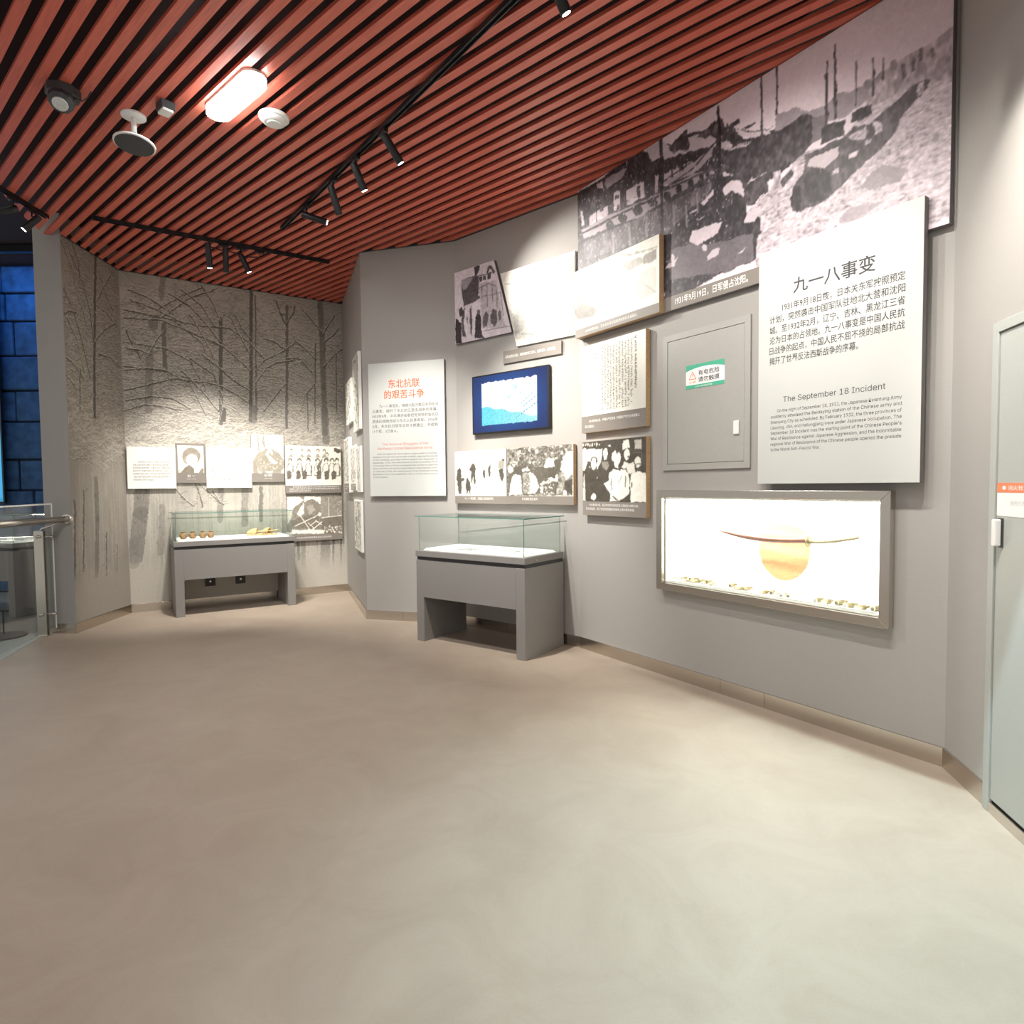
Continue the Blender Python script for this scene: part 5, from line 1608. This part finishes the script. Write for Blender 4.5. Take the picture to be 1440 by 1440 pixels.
pt = Paint(w - .006, .535, .0045, 110); pt.art('fc'); pt.warp(0.66, 7, 48); pt.art('fc', 'l'); pt.tone(48, 8, 8); pt.blur(1); pt.grain(6, 34, 3, 5); pt.build('photo_print', t, .003, -.0385, .080, M_PRINT, (56, 48, 38), (255, 252, 240))
lettering(t, -.0388, [('东北抗日联军密营遗址和战斗生活场景', .12, .036, .026, .48, 'l')], M_INKW)

# --- oblique pictures on the short side wall
def sketch(label, u0, u1, z0, z1, seed, th=.035, off=0., dark=.5, cap=0., edge=M_BOARDW):
    t, w, h = board('side_wall_picture', label, 'picture', 'B0', u0, u1, z0, z1, off, th, edge)
    pt = Paint(w - .04, h - .04 - cap, .009, 236); r = random.Random(seed)
    for i in range(int(260 * dark)):
        x, z = r.uniform(0, 1000), r.uniform(0, 1000); a_ = r.choice((0, 1.57, .6, 2.3)); L = r.uniform(20, 160)
        pt.line(r.choice((60, 90, 120, 230)), r.uniform(8, 24), [x, z, x + math.cos(a_) * L, z + math.sin(a_) * L], .9)
    pt.grain(8, seed); pt.build('photo_print', t, .02, -th - .0006, .02 + cap, M_PRINT, DB, LB)
    if cap:
        MB().box(.004, w - .004, -th - .0012, -th - .0002, .004, cap).build('caption_band', M_BOARDG, t); para(w, cap * .6, 2, .022, .05, .6, .03, M_INKW, t, -th - .0016)
sketch('large framed drawing highest on the short side wall', 1.43, 1.99, 2.16, 3.03, 1, dark=.7)
sketch('smaller framed drawing left of the highest one on the short side wall', .60, 1.22, 2.32, 2.86, 2, dark=.6)
sketch('tall captioned picture nearest the back corner on the short side wall', .33, .93, 1.43, 2.15, 3, .05, 0, .8, .12)
sketch('middle picture of the three at eye level on the short side wall', 1.02, 1.56, 1.46, 2.01, 4, .035, 0, .5, .08)
sketch('pale picture nearest the corner edge at eye level on the short side wall', 1.62, 1.95, 1.44, 1.97, 5, .03, 0, .3)
sketch('lowest picture on the short side wall, hung under the eye-level row', 1.27, 1.93, .745, 1.345, 6, .03, 0, .8)

# --- sockets under the back case
for u, l in ((.88, 'left dark wall socket on the wallpaper under the back case'), (1.24, 'right dark wall socket on the wallpaper under the back case')):
    t = hang('wall_socket', l, 'socket', 'F', u - .06, .245, .0025)
    MB().box(0, .12, -.02, 0, 0, .12).build('socket_box', M_BLACKP, t, bevel=.004)
    MB().lathe([(.012, 0), (.012, .003), (.009, .003)], Matrix.Translation((.06, -.0205, .06)) @ Matrix.Rotation(math.radians(90), 4, 'X'), 12).build('socket_hole', M_STEELD, t)

# ------------------------------------------------------------------ door on the far right wall
t = hang('door_1', None, None, 'B4', .408, 0); struct(t)
DH = 2.15; DW = 1.05
e = MB(); e.box(0, .045, -.022, 0, 0, DH + .045); e.box(DW - .045, DW, -.022, 0, 0, DH + .045); e.box(.045, DW - .045, -.022, 0, DH, DH + .045)
e.build('door_frame', M_DOOR, t, bevel=.002)
MB().box(.045, DW - .045, -.004, 0, .05, DH).build('door_gap', M_GAP, t)
MB().box(.049, DW - .049, -.014, -.0045, .062, DH - .004).build('door_leaf', M_DOOR, t, bevel=.0015)
MB().box(.045, DW - .045, -.020, -.0005, 0, .05).build('threshold', M_STEELD, t, bevel=.002)
hn = thing('door_handle', None, None, (0, 0, 0)); hn.parent = t
MB().box(.066, .106, -.018, -.0145, 1.205, 1.335).build('back_plate', M_BLACKP, hn, bevel=.002)
MB().box(.068, .098, -.045, -.0185, 1.212, 1.330).build('grip', M_WHITE, hn, bevel=.005)
s_ = hang('door_notice', 'white notice with an orange header stuck on the grey door', 'sign', 'B4', .408 + .052, 1.345, .0145)
MB().box(0, .36, -.001, 0, 0, .145).build('notice_sheet', M_PAPER, s_)
MB().box(0, .36, -.0018, -.0011, .103, .145).build('orange_band', M_ORANGE, s_)
lettering(s_, -.0021, [('● 消火栓', .04, .115, .022, .15, 'l')], M_INKW)
lettering(s_, -.0014, [('使用方法', .10, .05, .022, .10, 'l')], M_TEAL, 'notice_text')

# ------------------------------------------------------------------ glass railing at the left
t = thing('glass_railing', 'glass railing with steel post and round handrail at the left edge', 'railing', (-4.80, 6.28, .004))
gd = Vector((.235, -.97)).normalized(); ga = math.atan2(gd.y, gd.x)
def rl(s, off=0., z=0.): p = Vector((-4.765, 6.345)) + gd * s + Vector((-gd.y, gd.x)) * off; return Vector((p.x + 4.80, p.y - 6.28, z))
def rbox(s0, s1, o0, o1, z0, z1, name, m, par=None, bevel=0.):
    c = [rl(s0, o0), rl(s1, o0), rl(s1, o1), rl(s0, o1)]; return MB().prism([(q.x, q.y) for q in c], z0, z1).build(name, m, par or t, bevel)
rbox(0, .85, 0, .01, .06, 1.345, 'glass_panel', M_GLASS); rbox(0, .85, 0, .01, 1.3455, 1.360, 'glass_top_edge', M_GLASSP)
rbox(-.004, -.0005, 0, .01, .06, 1.353, 'glass_side_edge', M_GLASSP)
rbox(.87, 2.3, 0, .01, .06, 1.345, 'glass_panel', M_GLASS); rbox(.87, 2.3, 0, .01, 1.3455, 1.360, 'glass_top_edge', M_GLASSP)
for sp in (.02, 1.75):
    sgn = -1
    po = rbox(sp, sp + .012, -.13, -.045, 0, 1.08, 'post_plate', M_STEEL, None, .002); rbox(sp + .05, sp + .062, -.13, -.045, 0, 1.08, 'post_plate', M_STEEL, None, .002)
    b = rbox(sp - .02, sp + .085, -.15, -.025, -.003, .008, 'foot_plate', M_STEELD, None, .002)
    for z in (1.02, .22):
        MB().tube([rl(sp + .03, -.085, z), rl(sp + .03, .03, z)], .012, 12).build('glass_clamp', M_STEELD, t, smooth=True)
        MB().tube([rl(sp - .03, -.085, z), rl(sp + .09, -.085, z)], .016, 12).build('clamp_pin', M_STEELD, t, smooth=True)
    MB().tube([rl(sp + .03, -.09, 1.05), rl(sp + .03, -.07, 1.10), rl(sp + .03, .02, 1.13), rl(sp + .03, .09, 1.17)], .011, 10).build('rail_bracket', M_STEELD, t, smooth=True)
HR0, HR1 = Vector((-4.625, 6.40, 1.19)), Vector((-4.40, 4.3, 1.21)); lo = Vector((-4.80, 6.28, 0))
MB().tube([HR0 - lo + Vector((0, -.02, 0)), HR1 - lo], .034, 18).build('handrail', M_STEELD, t, smooth=True)
fd = (HR1 - HR0).normalized()
MB().lathe([(.056, -.004), (.056, .010), (.040, .016)], Matrix.Translation(HR0 - lo + Vector((0, -.022, 0))) @ aim(fd), 20).build('wall_flange', M_STEELD, t)

# stand with a round base in the blue room
t = thing('round_base_stand', 'dark round-based stand with thin rods behind the railing', 'stand', (-5.22, 6.22, -.002))
b = MB().lathe([(.20, 0), (.205, .01), (.19, .024), (.05, .03)], seg=28).build('round_base', M_BLACKP, t)
for x in (-.10, -.055, -.01): MB().tube([(x, .03, .028), (x, .03, .26)], .008, 8).build('rod', M_BLACK, t, smooth=True)
MB().box(-.16, .05, .02, .04, .26, .28).build('top_bar', M_BLACK, t, bevel=.004)

# ------------------------------------------------------------------ ceiling fixtures
def track(name, label, a, b):
    a, b = Vector((*a, 4.064)), Vector((*b, 4.064)); d = (b - a); t = thing(name, label, 'light track', (a.x, a.y, 4.064), math.atan2(d.y, d.x)); L = d.length
    MB().box(0, L, -.018, -.012, 0, .034).build('rail_side', M_BLACK, t); MB().box(0, L, .012, .018, 0, .034).build('rail_side', M_BLACK, t)
    MB().box(0, L, -.0118, .0118, .018, .034).build('rail_web', M_BLACKP, t); MB().box(-.006, -.0002, -.018, .018, 0, .034).build('end_cap', M_BLACK, t)
    return t
T1A, T1B = Vector((-2.254, 6.220)), Vector((.039, 3.368)); d1 = (T1B - T1A).normalized()
track('light_track', 'long black spotlight track running across the middle of the slatted ceiling', T1A, T1B + d1 * 1.5)
track('light_track', 'black spotlight track near the back wall, parallel to the wallpaper', (-3.958, 5.952), (-2.067, 7.163))
track('light_track', 'short black spotlight track at the far left edge of the slatted ceiling', (-4.30, 4.30), (-4.37, 5.93))
def spot(label, top, dirn, mount, lit=True, L=.26, power=None, blend=.5, cone=38, laim=None):
    """top: upper end of the cylinder, mount: point on the track"""
    top = Vector(top); dirn = Vector(dirn).normalized(); t = thing('track_spotlight', label, 'spotlight', (mount[0], mount[1], 4.062), 0)
    o = Vector((mount[0], mount[1], 4.062)); M = Matrix.Translation(top - o) @ aim(dirn)
    b = MB().lathe([(.022, -.004), (.029, 0), (.029, L - .004), (.026, L)], M, 22).build('lamp_body', M_BLACK, t); autosmooth(b, 40)
    MB().lathe([(.022, L + .0004), (.022, L + .0012)], M, 20).build('lens', M_LENS if lit else M_LENSO, t)
    tr = math.atan2(d1.y, d1.x) if mount[0] > -2.3 else (math.atan2(1.211, 1.891) if mount[0] > -4.1 else 1.6)
    ad = MB().box(-.05, .05, -.016, .016, -.028, .0).build('track_adapter', M_BLACK, t, bevel=.003); ad.rotation_euler.z = tr
    p = top - o + dirn * .05
    MB().tube([(0, 0, -.028), (0, 0, min(-.03, p.z * .6)), tuple(p + Vector((0, 0, .025)))], .007, 8).build('swivel_arm', M_BLACK, t, smooth=True)
    if lit:
        l = bpy.data.lights.new('spot_beam', 'SPOT'); l.energy = power or SPOT_W; l.spot_size = math.radians(cone); l.spot_blend = blend; l.shadow_soft_size = .02; l.color = (1, .955, .88)
        lo_ = bpy.data.objects.new('spot_beam', l); COL.objects.link(lo_); lo_.parent = t; lo_.location = top - o + dirn * (L + .02)
        lo_.rotation_euler = (-Vector(laim or dirn)).to_track_quat('Z', 'Y').to_euler()
    return t
def on1(s): p = T1A + (T1B - T1A) * s; return (p.x, p.y)
spot('lit track spotlight at the far end of the long track, turned sideways', (-1.884, 5.710, 3.99), (.94, .21, -.26), on1(.18), L=.224, laim=(.935, -.10, -.27), cone=40, blend=.9, power=600)
spot('track spotlight with a dark lens, second from the far end of the long track', (-1.474, 5.199, 3.99), (.22, .29, -.93), on1(.345), lit=False, L=.219)
spot('slim lit track spotlight, third from the far end of the long track', (-1.195, 4.845, 3.99), (.34, .30, -.89), on1(.465), L=.20, laim=(.02, .62, -.78), cone=58, blend=.9, power=390)
spot('lit track spotlight nearest the camera in the group of four', (-.88, 4.466, 3.99), (.51, .30, -.81), on1(.59), L=.205, laim=(.36, .50, -.86), cone=62, blend=.9, power=720)
spot('lit track spotlight by itself at the top edge of the picture', (.225, 3.14, 4.0), (.44, .25, -.86), on1(1.055), L=.165, laim=(.80, .45, -.62), cone=80, blend=1., power=130)
# lamps added further along the track, unseen above the camera's field, to light the right side
for s, la, pw, cn in ((1.24, (.62, .62, -1.25), 125, 80), (1.34, (.80, .45, -1.3), 110, 80), (1.46, (.95, .12, -1.25), 420, 66)):
    m_ = on1(s); spot('added track spotlight, unseen above the frame on the near end of the long track', (m_[0], m_[1], 3.99), (la[0], la[1], la[2] - .4), m_, L=.2, laim=la, cone=cn, blend=1., power=pw)['group'] = 'added spotlights above the frame'
spot('left one of three spotlights before the wallpaper, with a tiny lit lens', (-3.064, 6.354, 3.99), (-.02, .17, -.99), (-3.0, 6.565), L=.238, laim=(-.30, .60, -1.2), cone=66, blend=.85, power=560)
spot('middle one of three spotlights before the wallpaper, lens dark', (-2.946, 6.488, 3.99), (-.07, .14, -.99), (-2.86, 6.655), lit=False, L=.238)
spot('right one of three spotlights before the wallpaper, tilted towards the corner', (-2.87, 6.667, 3.99), (.37, .25, -.90), (-2.70, 6.757), L=.19, laim=(.16, .62, -1.25), cone=72, blend=.85, power=430)
spot('grey unlit track spotlight cut by the left edge of the picture', (-4.345, 5.54, 3.99), (-.6, -.6, -.45), (-4.345, 5.50), L=.16, lit=False)
spot('lit track spotlight at the far left pointing into the blue room', (-4.284, 5.714, 3.99), (-.54, -.35, -.77), (-4.355, 5.72), L=.18, power=60, cone=50)

def batten(label, x, y, rz, power=LED_W):
    t = thing('batten_light', label, 'ceiling light', (x, y, ZC - .001), rz)
    def cap(r): return [(.24 * (1 if math.cos(2 * math.pi * (i + .5) / 24) > 0 else -1) + r * math.cos(2 * math.pi * (i + .5) / 24), r * math.sin(2 * math.pi * (i + .5) / 24)) for i in range(24)]
    MB().prism(cap(.080), -.016, 0).build('housing', M_WHITE, t)
    MB().prism(cap(.078), -.055, -.0162).build('diffuser', M_LED, t)
    a = bpy.data.lights.new('batten_glow', 'AREA'); a.shape = 'RECTANGLE'; a.size = .6; a.size_y = .12; a.energy = power; a.color = (.97, 1, .97)
    ao = bpy.data.objects.new('batten_glow', a); COL.objects.link(ao); ao.parent = t; ao.location = (0, 0, -.06)
    return t
batten('glowing white batten light set along the slats at the upper left', -1.79, 4.15, ang_s)
for x, y, pw in ((-1.8, .6, 12), (.1, -1.4, 20), (-2.3, -1.6, 20)):  # unseen lamps added behind the camera to fill the room with light
    batten('added white batten light on the slats, unseen behind the camera', x, y, ang_s, pw)['group'] = 'added batten lights behind the camera'

# unseen floodlight near the right wall, above the frame: its added flap cuts the beam off just short of the wall
def floodlight(x, y, power):
    t3 = T(B23, B34); rz = math.atan2(t3.y, t3.x)      # local +y faces the wall
    t = thing('floodlight', 'cool white floodlight with an added flap, unseen above the frame near the right wall', 'floodlight', (x, y, ZC - .001), rz)
    MB().box(-.10, .10, -.08, .045, -.05, 0).build('housing', M_BLACK, t, bevel=.004)
    MB().lathe([(.032, -.0515), (.032, -.0503)], seg=20).build('lens', M_LENS, t)
    dist = (B34 - Vector((x, y))).dot(Vector((-t3.y, t3.x))); zf = 4.1 - .056; k_ = .12
    flap = MB().box(-.45, .45, k_, k_ + .004, -(.056 + k_ * zf / (abs(dist) - .20)), 0).build('added_flap', M_BLACK, t)
    l = bpy.data.lights.new('flood_beam', 'SPOT'); l.energy = power; l.spot_size = math.radians(70); l.spot_blend = 1.; l.shadow_soft_size = .004; l.color = (.68, .94, 1)
    o = bpy.data.objects.new('flood_beam', l); COL.objects.link(o); o.parent = t; o.location = (0, 0, -.056)
    o.rotation_euler = (0, 0, 0)
floodlight(1.42, 2.10, 980)

t = thing('smoke_detector', 'round white smoke detector on the slats right of the batten light', 'smoke detector', (-1.64, 4.42, ZC - .001))
for nm, pf in (('mounting_base', [(.095, -.022), (.102, -.016), (.102, 0)]), ('sensor_head', [(.055, -.048), (.074, -.044), (.082, -.034), (.082, -.0225)]), ('sensor_cap', [(.03, -.056), (.045, -.0545), (.047, -.0485)])):
    autosmooth(MB().lathe(pf, seg=32).build(nm, M_WHITE, t), 50)
t = thing('disc_speaker', 'flat dark disc on a short stem hanging from a white ceiling plate', 'speaker', (-2.605, 4.39, ZC - .001))
autosmooth(MB().lathe([(.06, -.02), (.078, -.012), (.078, 0)], seg=28).build('ceiling_plate', M_WHITE, t), 50)
MB().tube([(0, 0, -.02), (0, 0, -.12)], .018, 14).build('stem', M_WHITE, t, smooth=True)
MB().tube([(0, 0, -.12), (0, 0, -.175)], .016, 14).build('lower_stem', M_BLACKP, t, smooth=True)
Md = Matrix.Translation((0, -.0, -.195)) @ Matrix.Rotation(math.radians(-6), 4, 'X')
autosmooth(MB().lathe([(.122, -.008), (.13, -.004), (.13, .004), (.11, .012), (.03, .022)], Md, 36).build('disc', M_WHITE, t), 40)
MB().lathe([(.120, -.0115), (.120, -.0085)], Md, 36).build('disc_face', M_BLACKP, t)
t = thing('small_sensor_box', 'small grey sensor box on the slats between disc and batten light', 'sensor', (-2.31, 4.26, ZC - .001), ang_s)
MB().box(-.05, .05, -.045, .045, -.05, 0).build('box_body', M_BLACKP, t, bevel=.004)
f_ = MB().box(-.045, .045, -.035, .035, -.068, -.0505).build('box_window', M_WHITE, t, bevel=.004)
t = thing('ceiling_camera', 'dark ceiling mounted camera with a grey face at the upper left', 'camera', (-2.885, 4.10, ZC - .001))
MB().lathe([(.07, -.07), (.10, -.05), (.10, 0)], Matrix.Rotation(.4, 4, 'Z'), 8).build('mount_body', M_BLACKP, t, bevel=.003)
M_ = Matrix.Translation((.01, -.03, -.085)) @ aim((.15, -.5, -.85))
MB().lathe([(.07, -.05), (.075, 0), (.072, .035), (.05, .05)], M_, 10).build('camera_head', M_BLACKP, t, bevel=.003)
MB().lathe([(.045, .0505), (.044, .056)], M_, 16).build('lens_plate', M_TEAL, t)
MB().tube([(.07, .0, -.06), (.13, -.01, -.085), (.17, -.02, -.07), (.18, 0, -.02)], .004, 8).build('cable', M_BLACKP, t, smooth=True)
